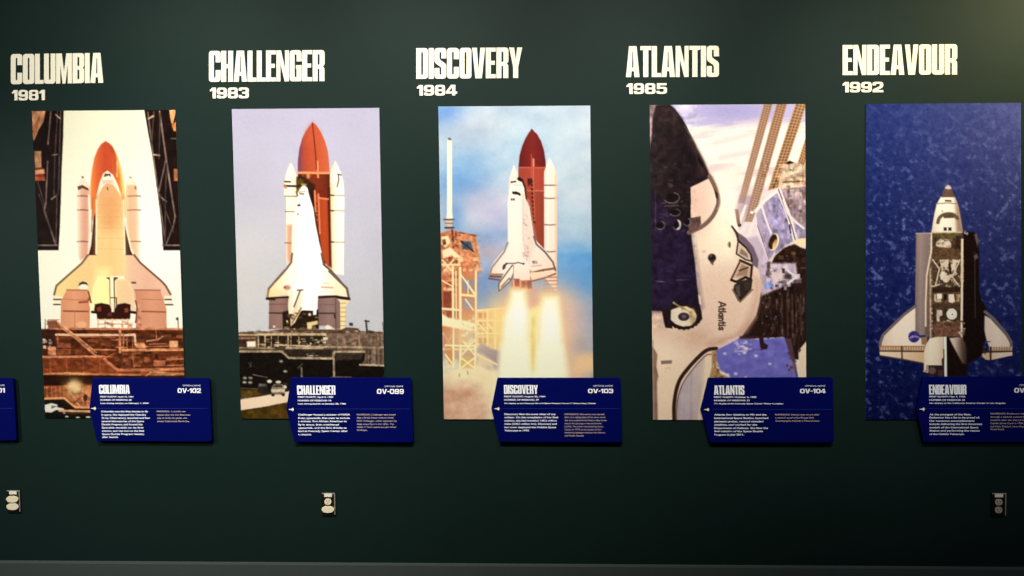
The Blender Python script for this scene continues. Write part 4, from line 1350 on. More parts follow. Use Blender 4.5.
    p.oval(990, 360, 34, 26, (250, 222, 176), 2, .9)
    p.poly([(790, 500), (830, 440), (890, 390), (950, 370), (1000, 396), (1060, 410), (1060, 640), (800, 640)], (40, 24, 17), 1.6)
    p.poly([(790, 490), (820, 420), (828, 424), (806, 490)], (230, 210, 190), 1.2)
    p.bits(850, 430, 1010, 576, 34, [(84, 60, 44), (20, 12, 10), (130, 100, 80), (60, 40, 34)], (8, 40), (8, 40), .7, 7)
    p.line([(910, 560), (940, 520), (990, 600)], 1.8, (206, 196, 206))
    p.oval(945, 430, 14, 10, (150, 110, 70), 2, .8)
    p.oval(780, 498, 16, 6, (26, 20, 20), 1.2)
    # shadowed lower structure
    p.tile(*C)
    p.poly([(735, 170), (790, 140), (930, 90), (960, 40), (1060, 0), (1060, 600), (890, 600), (880, 455), (600, 470), (690, 340)], (38, 23, 20), 1.6)
    p.bits(740, 150, 1010, 460, 80, [(60, 40, 34), (24, 14, 14), (84, 62, 54), (110, 86, 80)], (5, 16), (24, 110), .6, 9)
    p.bits(740, 170, 860, 440, 30, [(120, 100, 96), (16, 10, 10), (190, 170, 160)], (5, 12), (6, 14), .7, 10)
    for x in (870, 905, 936, 960, 990):
        p.line([(x, 180), (x + 4, 440)], 1.3, (98, 74, 64), 1.4, .6)
    p.poly([(700, -20), (960, -20), (970, 100), (900, 120), (830, 150), (740, 190), (720, 90)], (196, 176, 196), 2.5)
    p.bits(760, -10, 960, 130, 46, [(236, 226, 236), (120, 96, 100), (60, 44, 46), (206, 190, 206)], (8, 40), (8, 34), .8, 12)
    p.poly([(760, 110), (800, 92), (820, 130), (770, 150)], (140, 156, 220), 1.6)
    p.poly([(800, 40), (870, 20), (880, 90), (820, 110)], (226, 206, 206), 1.6, .9)
    p.poly([(780, -30), (800, -30), (790, 60), (770, 60)], (70, 50, 50), 1.5, .8)
    p.line([(900, 20), (960, 70), (910, 110)], 1.8, (226, 220, 226))
    p.poly([(975, 545), (1060, 440), (1060, 800), (990, 800)], (238, 216, 188), 1.3)
    # the orbiter's white hull
    p.tile(*B)
    p.poly([(300, -60), (420, -100), (470, 40), (478, 110), (520, 200), (556, 262), (590, 330), (680, 420), (716, 520), (738, 600), (734, 680), (728, 740), (706, 830), (650, 900), (600, 944),
            (510, 990), (440, 1010), (440, 1500), (-20, 1500), (-20, 760), (300, 760), (330, 560), (280, 300)],
           (236, 208, 186), 1.3)
    p.poly([(440, 230), (540, 240), (590, 340), (560, 470), (400, 470), (330, 380)], (255, 244, 214), 14, .9)
    p.glow(500, 130, 80, 180, (255, 252, 228), .9)
    p.glow(380, 400, 120, 120, (244, 220, 196), .6)
    p.tile(*C)
    p.poly([(690, 60), (740, 90), (728, 220), (700, 330), (600, 440), (640, 330), (690, 200)], (206, 164, 144), 8, .7)
    p.poly([(560, 440), (700, 330), (650, 420), (510, 500), (440, 520), (380, 500), (440, 470)], (196, 148, 124), 7, .75)
    p.poly([(330, 60), (420, 40), (470, 200), (440, 420), (380, 470), (360, 300)], (232, 196, 176), 10, .6)
    p.poly([(430, 60), (560, 60), (560, 200), (640, 240), (600, 400), (520, 440), (480, 240)], (230, 196, 170), 12, .6)
    p.glow(300, 470, 130, 80, (206, 164, 140), .75)
    p.glow(90, 380, 60, 80, (206, 168, 148), .6)
    p.tile(*D)
    p.glow(150, 150, 180, 130, (250, 226, 196), .75)
    p.glow(150, 420, 120, 200, (252, 226, 190), .8)
    # windows
    p.tile(*B)
    p.poly([(548, 252), (580, 290), (640, 330), (690, 390), (722, 470), (716, 526), (680, 500), (670, 470), (640, 400), (590, 345)], (112, 92, 108), 1.3)
    p.line([(552, 258), (584, 300), (590, 340)], 1.8, (50, 34, 34))
    p.line([(590, 348), (640, 392), (672, 440), (680, 476)], 2.0, (42, 30, 28))
    p.poly([(590, 362), (640, 400), (668, 440), (672, 476), (640, 468), (580, 432)], (214, 190, 170), 1.3)
    p.line([(590, 362), (580, 432), (640, 470), (676, 480)], 1.6, (64, 46, 40))
    p.poly([(610, 396), (650, 430), (656, 460), (600, 430)], (120, 96, 80), 1.6, .8)
    p.poly([(604, 480), (672, 510), (668, 580), (664, 600), (548, 585)], (206, 172, 146), 1.2)
    p.line([(604, 474), (680, 508), (672, 590)], 2.4, (44, 30, 28))
    p.line([(604, 478), (550, 590)], 1.8, (80, 56, 46))
    p.poly([(616, 500), (656, 520), (650, 570), (580, 576)], (150, 120, 98), 1.8, .9)
    p.line([(600, 540), (654, 520)], 1.5, (70, 50, 44))
    p.tile(*C)
    p.line([(548, 88), (580, 100), (640, 70), (676, 90)], 2.6, (40, 28, 26))
    p.poly([(566, 120), (600, 96), (650, 84), (682, 98), (676, 150), (606, 228), (590, 222), (558, 158)], (44, 36, 32), 1.2)
    p.poly([(572, 130), (600, 118), (606, 190), (590, 200)], (96, 84, 74), 1.6, .8)
    p.poly([(630, 100), (668, 104), (664, 140), (636, 160)], (64, 52, 44), 1.6, .8)
    p.line([(556, 150), (604, 230), (684, 150)], 1.4, (130, 100, 84))
    # black nose cap and flank
    p.tile(*A)
    blk = [(40, 20), (150, 14), (190, 46), (236, 110), (270, 170), (302, 236), (340, 312), (372, 374), (400, 440), (412, 476), (386, 492), (350, 510), (290, 540),
           (288, 700), (286, 820), (312, 1000), (330, 1180), (345, 1290), (356, 1330), (362, 1380), (340, 1410), (300, 1430), (200, 1436), (130, 1410), (112, 1330), (22, 1330), (22, 300), (36, 160)]
    p.poly(blk, [(40, 30, 34), (34, 24, 26), (28, 18, 22), (32, 22, 26)], 1.3)
    p.poly([(22, 560), (290, 830), (330, 1180), (350, 1300), (130, 1330), (22, 1330)], (36, 24, 54), 12, .8)
    p.poly([(60, 30), (150, 26), (230, 110), (240, 170), (180, 170), (60, 130)], (44, 32, 32), 8, .8)
    p.poly([(240, 180), (300, 240), (340, 312), (380, 390), (384, 470), (340, 470), (330, 340)], (64, 46, 44), 6, .7)
    p.poly([(332, 330), (372, 400), (366, 416), (338, 380)], (16, 10, 12), 1.6, .9)
    p.line([(246, 150), (300, 240), (372, 374), (430, 500)], 1.4, (120, 96, 88), 1.4, .6)
    p.bits(60, 380, 280, 860, 90, [(64, 50, 56), (22, 14, 18), (86, 72, 76), (50, 36, 44)], (6, 40), (4, 14), .5, 21)
    # tile field of the nose and its grey band
    p.tile(*B)
    p.poly([(288, 12), (340, -12), (412, -44), (432, 0), (450, 60), (456, 112), (436, 170), (400, 216), (356, 240), (350, 190), (300, 206)],
           [(232, 190, 172), (240, 204, 184), (246, 222, 200)], 1.2)
    p.line([(408, -60), (440, 0), (462, 70), (462, 120), (430, 190), (380, 244), (330, 274), (276, 298)], 4.2, (118, 92, 82), 1.1, 1, True)
    p.line([(430, -60), (462, 20), (474, 100), (462, 150)], 1.2, (196, 160, 140), 1.2, .8, True)
    p.poly([(440, 20), (462, 50), (462, 90), (448, 70)], (40, 28, 28), 1.3, .9)
    p.poly([(272, 206), (350, 192), (354, 240), (330, 276), (276, 300)], (88, 64, 60), 1.3)
    p.oval(264, 228, 22, 26, (24, 14, 18), 1.5)
    for x, y, rx, ry in ((165, 75, 50, 34), (186, 168, 34, 22), (196, 246, 24, 32), (90, 250, 30, 26), (264, 230, 22, 24)):
        p.oval(x, y, rx * .8, ry * .8, (20, 12, 16), 2, .9)
        p.ring(x, y, rx, ry, 1.2, (96, 84, 86), .9, -1.2, 2.6)
    p.ring(200, 246, 20, 28, 2.0, (190, 180, 176), .8, -1.0, 1.4)
    p.line([(120, 128), (210, 126)], 1.0, (96, 84, 84), 1, .7)
    p.line([(62, 20), (60, 280)], .8, (84, 70, 74), 1, .7)
    # thruster openings
    p.oval(424, 458, 26, 26, (34, 26, 22), 1.5)
    p.poly([(410, 470), (440, 470), (430, 506), (414, 490)], (70, 54, 44), 1.6, .9)
    p.oval(416, 446, 9, 8, (110, 96, 84), 1.4, .8)
    p.oval(534, 374, 9, 18, (150, 120, 90), 1.6, .9)
    p.line([(538, 360), (540, 388)], 1.0, (60, 40, 30))
    p.oval(372, 418, 12, 8, (214, 180, 156), 2, .7)
    # name on the hull, read from top to bottom
    p.tile(*C)
    ink = (64, 42, 38)

    def stroke(pts, dy, w_=1.45):
        # glyph space: x along the hull (down the print), y up (to the right); 34 px tall capitals
        p.line([(468 + y * 42, 229 + (dy + x * 36) * 1.1) for x, y in pts], w_, ink, .9)
    arc = lambda cx, cy, rx, ry, a0, a1: [(cx + rx * math.cos(t), cy + ry * math.sin(t)) for t in np.linspace(a0, a1, 9)]
    P2 = math.pi * 2
    dy = 0
    stroke([(0, 0), (.38, 1), (.5, 1), (.86, 0)], dy)
    stroke([(.16, .34), (.70, .34)], dy)
    dy += 36
    stroke([(.16, .95), (.16, .1), (.34, 0)], dy)
    stroke([(0, .66), (.34, .66)], dy)
    dy += 17
    stroke([(.12, 0), (.12, 1.02)], dy)
    dy += 11
    stroke(arc(.3, .3, .22, .3, 0, P2), dy)
    stroke([(.54, .62), (.54, 0)], dy)
    dy += 27
    stroke([(.1, 0), (.1, .62)], dy)
    stroke([(.1, .42), (.3, .62), (.5, .5), (.5, 0)], dy)
    dy += 25
    stroke([(.18, .95), (.18, .1), (.36, 0)], dy)
    stroke([(.02, .66), (.36, .66)], dy)
    dy += 18
    stroke([(.1, 0), (.1, .62)], dy)
    stroke([(.1, .86), (.1, .96)], dy, 1.3)
    dy += 11
    stroke([(.5, .5), (.3, .63), (.1, .5), (.2, .35), (.42, .27), (.5, .12), (.3, 0), (.08, .12)], dy)
    # hatch with serrated dark surround
    z = []
    for i, t in enumerate(np.linspace(0, P2, 44, endpoint=False)):
        r = 1.0 + (.07 if i % 2 else 0)
        z.append((244 + 106 * r * math.cos(t), 322 + 84 * r * math.sin(t)))
    p.poly(z, (38, 24, 26), 1.2)
    p.poly([(100, 280), (160, 262), (170, 400), (124, 394)], (38, 24, 28), 1.2)
    p.poly([(160, 282), (210, 262), (260, 256), (306, 280), (326, 316), (318, 350), (290, 380), (240, 388), (190, 372), (160, 344)], [(228, 212, 190), (240, 222, 198), (212, 186, 150)], 1.2)
    p.oval(300, 320, 18, 46, (196, 166, 120), 4, .7)
    p.oval(242, 324, 36, 27, (56, 42, 50), 1.3)
    p.oval(244, 322, 18, 14, (104, 84, 90), 1.6, .9)
    p.line([(178, 234), (210, 256), (270, 286), (290, 300)], 2.0, (176, 152, 100))
    p.line([(228, 262), (234, 286)], 1.0, (176, 150, 104))
    p.poly([(336, 184), (350, 190), (356, 250), (342, 240)], (232, 208, 190), 1.3)
    p.line([(60, 96), (116, 100)], 1.0, (110, 96, 110), 1, .7)
    p.line([(200, 88), (272, 86)], .9, (96, 84, 100), 1, .7)
    # fuselage below
    p.tile(*D)
    p.poly([(20, 560), (20, 60), (50, 80), (74, 120), (66, 200), (80, 260), (70, 300), (76, 560)], (132, 98, 82), 1.6, .9)
    p.line([(44, 30), (52, 560)], 1.2, (176, 150, 140), 1.2, .8)
    p.poly([(96, 160), (166, 156), (166, 178), (98, 182)], (128, 108, 96), 1.1)
    p.bits(110, 195, 165, 230, 7, [(214, 190, 150), (232, 210, 186)], (8, 14), (8, 12), .8, 5)
    p.poly([(190, 560), (198, 430), (222, 330), (262, 262), (320, 190), (380, 130), (424, 112), (426, 190), (400, 300), (350, 470), (346, 560)],
           [(182, 166, 172), (196, 180, 186), (206, 186, 176), (236, 214, 190)], 1.3)
    p.poly([(380, 130), (428, 112), (420, 280), (380, 460), (346, 560), (330, 560), (370, 300)], (240, 216, 188), 3)
    p.line([(290, 240), (290, 540)], 1.4, (170, 148, 152), 2, .7)
    p.line([(240, 300), (226, 540)], 1.4, (206, 190, 190), 2, .7)
    p.line([(182, 560), (182, 430), (210, 300), (270, 210), (350, 124), (400, 88), (452, 82)], 3.8, (54, 30, 24), 1.2, 1, True)
    p.line([(196, 540), (202, 420), (236, 310), (300, 216), (380, 130), (420, 118)], 1.2, (110, 80, 70), 1, .9, True)
    p.poly([(424, 100), (456, 90), (470, 130), (450, 190), (470, 240), (540, 270), (540, 300), (400, 300), (424, 200)], (176, 136, 90), 2)
    p.bits(426, 110, 480, 270, 30, [(90, 60, 36), (214, 180, 130), (130, 96, 60)], (8, 26), (8, 22), .8, 8)
    # blue earth in the gap
    p.poly([(452, 92), (520, 56), (600, 14), (720, 22), (890, 10), (904, 60), (922, 120), (940, 180), (968, 260), (980, 300), (560, 300), (530, 250), (476, 220), (456, 160)], (112, 108, 192), 1.6)
    w = p.noise(7, 6, 4, 41)
    x0, y0 = p.P([(500, 20)])[0]
    sel = (p.X > x0) & (p.X < 792) & (p.Y > y0) & (p.Y < y0 + 44)
    p.C += (np.where(sel, (w - .5) * 44, 0))[..., None]
    p.bits(555, 24, 660, 110, 26, [(226, 216, 236), (190, 184, 226), (240, 230, 236)], (10, 34), (5, 14), .75, 14)
    for x, y, r in ((506, 114, 10), (706, 128, 11), (794, 180, 9), (576, 244, 11), (524, 250, 10), (640, 268, 8), (632, 108, 12), (640, 80, 12)):
        p.oval(x, y, r, r * .7, (232, 222, 240), 2, .9)
    p.poly([(722, 0), (752, 4), (756, 44), (784, 60), (776, 84), (736, 92), (730, 50)], (46, 26, 34), 1.2)
    p.line([(660, 96), (740, 84)], 1.4, (96, 74, 140), 2, .7)
    p.poly([(892, 10), (930, 20), (950, 130), (980, 300), (966, 270), (930, 150)], (84, 60, 66), 1.6)
    p.bits(890, 60, 960, 260, 14, [(60, 40, 44), (130, 100, 96)], (8, 20), (10, 26), .8, 6)
    p.poly([(600, 0), (730, 0), (700, 18), (600, 20)], (60, 40, 40), 1.6, .8)
    p.line([(980, 100), (986, 90)], 2.2, (90, 70, 60))
    p.tile(*A)
    p.poly([(18, 14), (64, 14), (44, 100), (36, 240), (18, 300)], (150, 122, 122), 1.6, .8)
    p.grit(760, 160, 808, 340, .5, 3, 5, 5)
    p.grit(646, 280, 720, 425, .12, 9, 9, 6)
    p.grit(646, 102, 700, 330, .5, 5, 5, 8)


def art_five(p):
    """an orbiter with open payload bay above a blue sea with small clouds"""
    A, B, Cc, D = (864, 100), (880, 180), (880, 250), (870, 305)
    t, s = p.t[..., None], p.s[..., None]
    p.C[:] = np.array([33, 46, 108.]) * (1 - t) + np.array([14, 20, 70.]) * t  # darker downwards: the fading light is put into the sea colour
    p.C += s * (1 - t) * np.array([32, 26, 26.]) - (1 - s) * np.array([4, 4, 6.])  # sheen painted in: colour lightened towards the upper right
    n = p.noise(4.6, 4.0, 3, 3, .7)
    m = p.noise(30, 36, 3, 9)
    k = np.clip((n - .60) * 6, 0, 1) * np.clip(.10 + p.t * 2.6, 0, 1) * np.clip(m * 1.7, .3, 1)
    p.put(k * .55, np.array([112, 126, 182]))
    p.C += ((n - .5) * 14 + (p.noise(3.0, 2.8, 2, 5, .4) - .5) * 16)[..., None]
    k = 7.877
    # payload-bay doors
    p.tile(*B, k)
    p.poly([(286, 410), (408, 408), (404, 560), (370, 760), (362, 1150), (362, 1215), (276, 1215), (278, 1000)], [(126, 106, 100), (150, 132, 128), (134, 116, 116), (126, 110, 112)], 1.1)
    p.line([(286, 412), (404, 410)], 1.0, (176, 160, 150))
    p.poly([(360, 760), (404, 560), (418, 560), (418, 1230), (360, 1230)], (110, 92, 86), 1.1)
    p.poly([(660, 402), (740, 398), (752, 412), (776, 490), (784, 560), (782, 860), (800, 930), (838, 1000), (840, 1240), (700, 1420), (640, 1440), (640, 1000)], (24, 14, 11), 1.3)
    p.poly([(744, 420), (766, 410), (776, 480), (770, 520), (756, 470)], (110, 92, 80), 1.4, .9)
    p.line([(748, 560), (752, 1120)], .9, (70, 58, 56), 1, .9)
    p.poly([(740, 590), (766, 570), (776, 600), (752, 620)], (110, 96, 92), 1.2, .8)
    p.bits(644, 386, 692, 412, 6, [(236, 220, 206), (190, 170, 150)], (8, 18), (6, 14), .9, 3)
    # payload bay
    p.poly([(414, 400), (652, 400), (656, 1240), (414, 1240)], (72, 54, 40), 1.0)
    p.poly([(420, 404), (640, 404), (642, 460), (420, 440)], (100, 86, 50), 1.4)
    p.poly([(444, 484), (480, 452), (530, 458), (562, 480), (560, 520), (520, 536), (470, 530), (446, 510)], (206, 190, 172), 1.3)
    p.bits(446, 456, 560, 530, 26, [(250, 238, 224), (140, 116, 96), (90, 70, 54), (232, 216, 200)], (8, 26), (6, 18), .85, 5)
    p.poly([(600, 430), (640, 430), (640, 540), (590, 530)], (52, 36, 26), 1.5)
    p.poly([(418, 510), (640, 540), (640, 620), (418, 620)], (92, 68, 46), 1.3)
    p.tile(*Cc, k)
    p.poly([(416, 62), (640, 62), (640, 280), (416, 280)], (84, 66, 50), 1.2)
    p.poly([(472, 70), (540, 64), (544, 100), (570, 100), (576, 64), (628, 70), (600, 120), (604, 186), (560, 210), (540, 240), (520, 250), (490, 230), (470, 190), (490, 150)], (226, 208, 186), 1.2)
    p.bits(430, 64, 632, 276, 90, [(250, 236, 216), (110, 84, 62), (60, 42, 30), (206, 186, 160), (40, 28, 20)], (8, 26), (6, 24), .8, 7)
    p.poly([(540, 96), (560, 90), (566, 180), (546, 182)], (44, 30, 22), 1.1)
    for a in ([(418, 66), (470, 140), (440, 270)], [(632, 70), (570, 200), (628, 276)], [(410, 280), (470, 262)]):
        p.line(a, 1.2, (232, 212, 186))
    p.poly([(416, 286), (640, 282), (640, 322), (416, 326)], (50, 35, 26), 1.2)
    p.poly([(416, 326), (640, 322), (640, 420), (416, 420)], (92, 68, 50), 1.2)
    p.poly([(430, 340), (444, 336), (446, 400), (430, 400)], (206, 184, 156), 1.0)
    p.poly([(450, 336), (490, 336), (490, 376), (450, 376)], (252, 240, 224), 1.0)
    p.poly([(446, 380), (484, 380), (484, 400), (446, 404)], (206, 186, 160), 1.0)
    p.poly([(506, 340), (528, 340), (528, 384), (506, 384)], (24, 16, 12), 1.0)
    p.poly([(542, 340), (584, 338), (592, 396), (572, 408), (544, 400)], (244, 230, 210), 1.0)
    p.poly([(604, 340), (634, 340), (630, 396), (606, 396)], (190, 160, 116), 1.2)
    p.poly([(416, 420), (640, 420), (640, 460), (416, 460)], (76, 56, 42), 1.2)
    p.poly([(416, 460), (640, 460), (640, 575), (416, 575)], (64, 48, 34), 1.2)
    p.poly([(450, 464), (492, 464), (494, 504), (470, 516), (474, 556), (452, 556), (446, 510)], (214, 196, 176), 1.1)
    p.oval(568, 496, 42, 44, (246, 238, 224), 1.0)
    p.oval(572, 498, 5, 5, (60, 46, 36), .9)
    p.ring(568, 496, 28, 29, .7, (214, 202, 186), .8)
    p.bits(520, 540, 620, 566, 9, [(226, 206, 180), (120, 96, 74)], (10, 26), (8, 18), .8, 9)
    # sills
    p.line([(408, -140), (406, 0), (370, 190), (362, 420), (362, 590)], 1.7, (232, 210, 180))
    p.line([(398, 140), (400, 700)], 1.5, (196, 168, 136))
    p.line([(650, -90), (648, 240), (644, 700)], 2.2, (244, 224, 196))
    p.poly([(640, 90), (662, 60), (660, 240), (634, 240)], (230, 208, 176), 1.4, .7)
    p.bits(398, 200, 412, 690, 16, [(150, 124, 96), (240, 224, 200)], (6, 12), (6, 16), .8, 2)
    # nose
    p.tile(*B, k)
    p.poly([(482, 124), (592, 124), (606, 160), (622, 210), (638, 300), (648, 360), (654, 404), (408, 404), (418, 330), (432, 250), (450, 180)],
           [(222, 206, 190), (252, 242, 228), (255, 246, 232), (248, 234, 220), (206, 184, 166)], 1.0)
    p.poly([(592, 126), (624, 210), (642, 310), (656, 404), (606, 404), (598, 300), (600, 240)], (128, 100, 78), 4, .7)
    p.poly([(484, 128), (500, 80), (516, 48), (540, 34), (562, 48), (578, 90), (594, 128)], [(86, 68, 60), (104, 80, 70), (84, 62, 54)], 1.0)
    p.poly([(512, 58), (526, 38), (540, 32), (556, 40), (566, 60), (540, 66)], (206, 194, 190), 1.2)
    p.poly([(514, 148), (564, 150), (566, 163), (514, 162)], (84, 64, 44), .9)
    p.line([(450, 178), (540, 172), (612, 180)], 1.1, (150, 126, 110))
    p.line([(458, 326), (470, 290), (500, 266), (540, 258), (580, 264), (612, 292)], 3.4, (98, 82, 62), 1.0, 1, True)
    p.poly([(500, 262), (560, 256), (590, 270), (584, 290), (505, 292)], (88, 72, 52), 1.1)
    for x in (516, 553):
        p.poly([(x - 12, 364), (x + 12, 364), (x + 12, 390), (x - 12, 390)], (44, 32, 28), .9)
    p.oval(494, 236, 5, 6, (150, 130, 110))
    p.line([(412, 404), (640, 404)], 1.2, (206, 186, 160))
    # wings
    p.tile(*D, 6.623)
    p.poly([(302, 10), (302, 206), (336, 210), (372, 262), (370, 302), (66, 302), (70, 250), (96, 190), (140, 150), (250, 40)],
           [(222, 198, 180), (244, 224, 206), (246, 226, 208), (240, 216, 196)], 1.1)
    p.line([(302, 0), (230, 54), (140, 140), (88, 192), (70, 240), (68, 268)], 2.8, (112, 98, 98))
    p.poly([(64, 268), (372, 268), (372, 298), (64, 298)], (212, 178, 140), 1.0)
    for x in range(70, 370, 17):
        p.line([(x, 270), (x, 296)], .9, (150, 104, 72), .9, .8)
    p.line([(66, 268), (372, 268)], 1.0, (160, 112, 84))
    p.line([(64, 300), (372, 302)], 1.5, (60, 38, 28))
    p.poly([(64, 304), (368, 306), (362, 380), (216, 352), (66, 328)], [(236, 214, 190), (232, 204, 172), (216, 182, 140)], 1.0)
    p.line([(212, 270), (214, 352)], 1.6, (74, 48, 36))
    p.line([(66, 330), (216, 354), (360, 382)], 1.2, (90, 64, 50))
    p.poly([(340, 206), (380, 206), (380, 260), (344, 256)], (150, 118, 84), 1.2)
    p.oval(293, 204, 38, 39, (48, 46, 124), 1.0)
    p.line([(266, 212), (290, 200), (320, 206)], 1.6, (170, 170, 214), 1.2, .8)
    p.oval(284, 204, 7, 6, (206, 200, 230), 1.5, .8)
    p.line([(270, 226), (300, 190), (316, 184)], 1.0, (150, 70, 110), 1.1, .7)
    p.poly([(758, 60), (800, 84), (900, 196), (926, 240), (938, 292), (800, 302), (790, 270), (772, 220), (756, 150)], [(224, 202, 184), (240, 220, 202), (236, 214, 196)], 1.2)
    p.line([(764, 38), (820, 84), (912, 196), (934, 240), (938, 272)], 3.0, (116, 102, 100))
    p.poly([(790, 272), (942, 272), (942, 300), (790, 302)], (206, 172, 136), 1.0)
    for x in range(806, 940, 17):
        p.line([(x, 274), (x, 298)], .9, (146, 104, 76), .9, .8)
    p.line([(760, 304), (942, 302)], 1.4, (60, 38, 28))
    p.poly([(756, 312), (942, 306), (944, 328), (800, 360), (764, 356)], [(206, 170, 130), (236, 212, 184), (236, 214, 190)], 1.0)
    p.line([(800, 276), (800, 360)], 1.8, (56, 36, 28))
    p.poly([(740, 256), (752, 252), (756, 280), (774, 300), (760, 330), (742, 330), (736, 290)], (60, 36, 26), 1.3)
    p.poly([(734, 256), (750, 254), (752, 276), (740, 280)], (226, 196, 164), 1.1)
    p.poly([(736, 318), (760, 314), (770, 352), (752, 344)], (226, 194, 158), 1.1)
    p.line([(772, 238), (796, 236)], 1.0, (80, 58, 44))
    # aft bay wall, pods, fin
    p.poly([(414, 110), (596, 100), (602, 200), (430, 206)], [(110, 76, 60), (118, 82, 66), (104, 70, 54)], 1.3)
    p.bits(414, 96, 612, 130, 16, [(150, 120, 96), (74, 50, 38)], (10, 30), (6, 14), .8, 5)
    p.bits(584, 120, 620, 200, 10, [(226, 206, 184), (150, 124, 100)], (8, 20), (8, 22), .85, 6)
    p.poly([(640, 100), (760, 60), (756, 260), (742, 330), (660, 380), (640, 380)], (24, 14, 12), 2)
    p.poly([(398, 214), (440, 206), (490, 204), (492, 396), (376, 396), (376, 430), (358, 430), (360, 300), (376, 250)], [(236, 214, 186), (250, 232, 206), (240, 220, 196), (220, 196, 170)], 1.1)
    p.poly([(508, 206), (610, 206), (640, 260), (650, 300), (648, 390), (640, 470), (510, 474)], (26, 15, 12), 1.2)
    p.poly([(528, 212), (606, 206), (634, 244), (646, 300), (640, 388), (612, 380), (576, 310), (544, 250)], [(234, 214, 196), (206, 184, 168), (110, 86, 74), (44, 28, 24)], 1.5)
    p.poly([(380, 396), (492, 396), (494, 468), (386, 466)], (44, 28, 28), 1.2)
    p.oval(414, 430, 24, 24, (106, 84, 84), 1.8)
    p.oval(470, 446, 20, 22, (74, 52, 46), 1.8)
    p.line([(358, 434), (384, 440), (384, 400)], 1.4, (206, 176, 140))
    p.poly([(490, 204), (508, 204), (512, 478), (496, 478), (492, 340)], (255, 246, 228), .9)
    p.line([(490, 290), (492, 340), (480, 360), (482, 396)], 1.2, (90, 66, 56))
    p.poly([(480, 350), (494, 346), (494, 396), (482, 396)], (60, 42, 36), 1.0)
    p.grit(928, 228, 968, 340, .4, 2, 2, 5)


PRINTS = [
    (((31.8, 111.0), (175.3, 109.9), (185.6, 418.2), (45.3, 417.9)), art_one, 1.5,
     'tall photo panel showing a shuttle on its pad against cream light between two dark towers'),
    (((231.8, 109.1), (379.2, 107.9), (385.1, 418.8), (241.2, 418.6)), art_two, 1.5,
     'tall photo panel of a shuttle on its pad under a pale lavender sky, cars below'),
    (((438.3, 106.5), (590.2, 105.6), (593.6, 419.3), (443.95, 419.2)), art_three, 1.5,
     'tall photo panel of a shuttle lifting off on bright flames under blue sky'),
    (((649.7, 105.0), (805.2, 104.0), (806.3, 419.8), (653.0, 419.8)), art_four, 2,
     'tall photo panel with close view of a black-nosed shuttle above clouds'),
    (((866.3, 104.0), (1020.9, 102.8), (1021.4, 419.4), (865.5, 419.5)), art_five, 2,
     'tall photo panel of a shuttle with open payload bay over deep blue sea'),
]
for corners, art, grain, label in PRINTS:
    q = [to_wall(u, v, 0.006) for u, v in corners]
    mid = (q[2] + q[3]) / 2
    t = thing('photo_panel', (float(mid[0]), 0.0, float(mid[2])), label, 'photo panel', 'shuttle photo panels')
    prism('board', [(v[0], v[2]) for v in q], 0.0, 0.0055, M_BOARD, t)
    p = Paint(corners, 11)
    p.density = {art_three: 1.10, art_four: 1.26, art_five: 1.36}.get(art, 1.0)
    art(p)
    p.finish(grain, t, 0.006)

# ------------------------------------------------------------------ the blue information signs
SIGN_T = 0.022     # front of the sign stands off the wall by this much


class Sign:
    """sign face coordinates: a right of the first letters of the heading, b below the top edge, both in
    hundredths of the sign's height; the face is a rectangle with a pointed left side"""

    def __init__(self, tl, tr, br, bl, point):
        self.q = [to_wall(*c, SIGN_T) for c in (tl, tr, br, bl)]
        self.pt = to_wall(*point, SIGN_T)
        self.px = np.array([tl, tr, br, bl], float)

    def at(self, u, v):
        """a point of the face given by its place in the picture"""
        return to_wall(u, v, SIGN_T)

    def quad(self, x0, x1, y0, y1, lean=0.0):
        return [self.at(x0, y0), self.at(x1, y0), self.at(x1 + lean, y1), self.at(x0 + lean, y1)]


def lines_block(sign, rows, x0, lean_per_px, bold, scale_y):
    """rows: (text, right end, line centre, capital height)"""
    out = []
    for text, x1, yc, h in rows:
        s = x0 + lean_per_px * (yc - 380)
        out.append(text_chunks(text, sign.quad(s, x1, yc - h / 2, yc + h / 2), SIGN_T, 0.0005, bold))
    return out


def shuttle_icon(sign, cx, cy, s):
    """small winged craft seen from above, nose to the left"""
    pts = [(-2.3, .0), (-1.8, -.22), (-.6, -.34), (.1, -.5), (1.1, -1.3), (1.5, -1.4), (1.55, -.55), (2.1, -.4), (2.1, .4), (1.55, .55),
           (1.5, 1.4), (1.1, 1.3), (.1, .5), (-.6, .34), (-1.8, .22)]
    return [tuple(sign.at(cx + x * s, cy + y * s)[[0, 2]]) for x, y in pts]


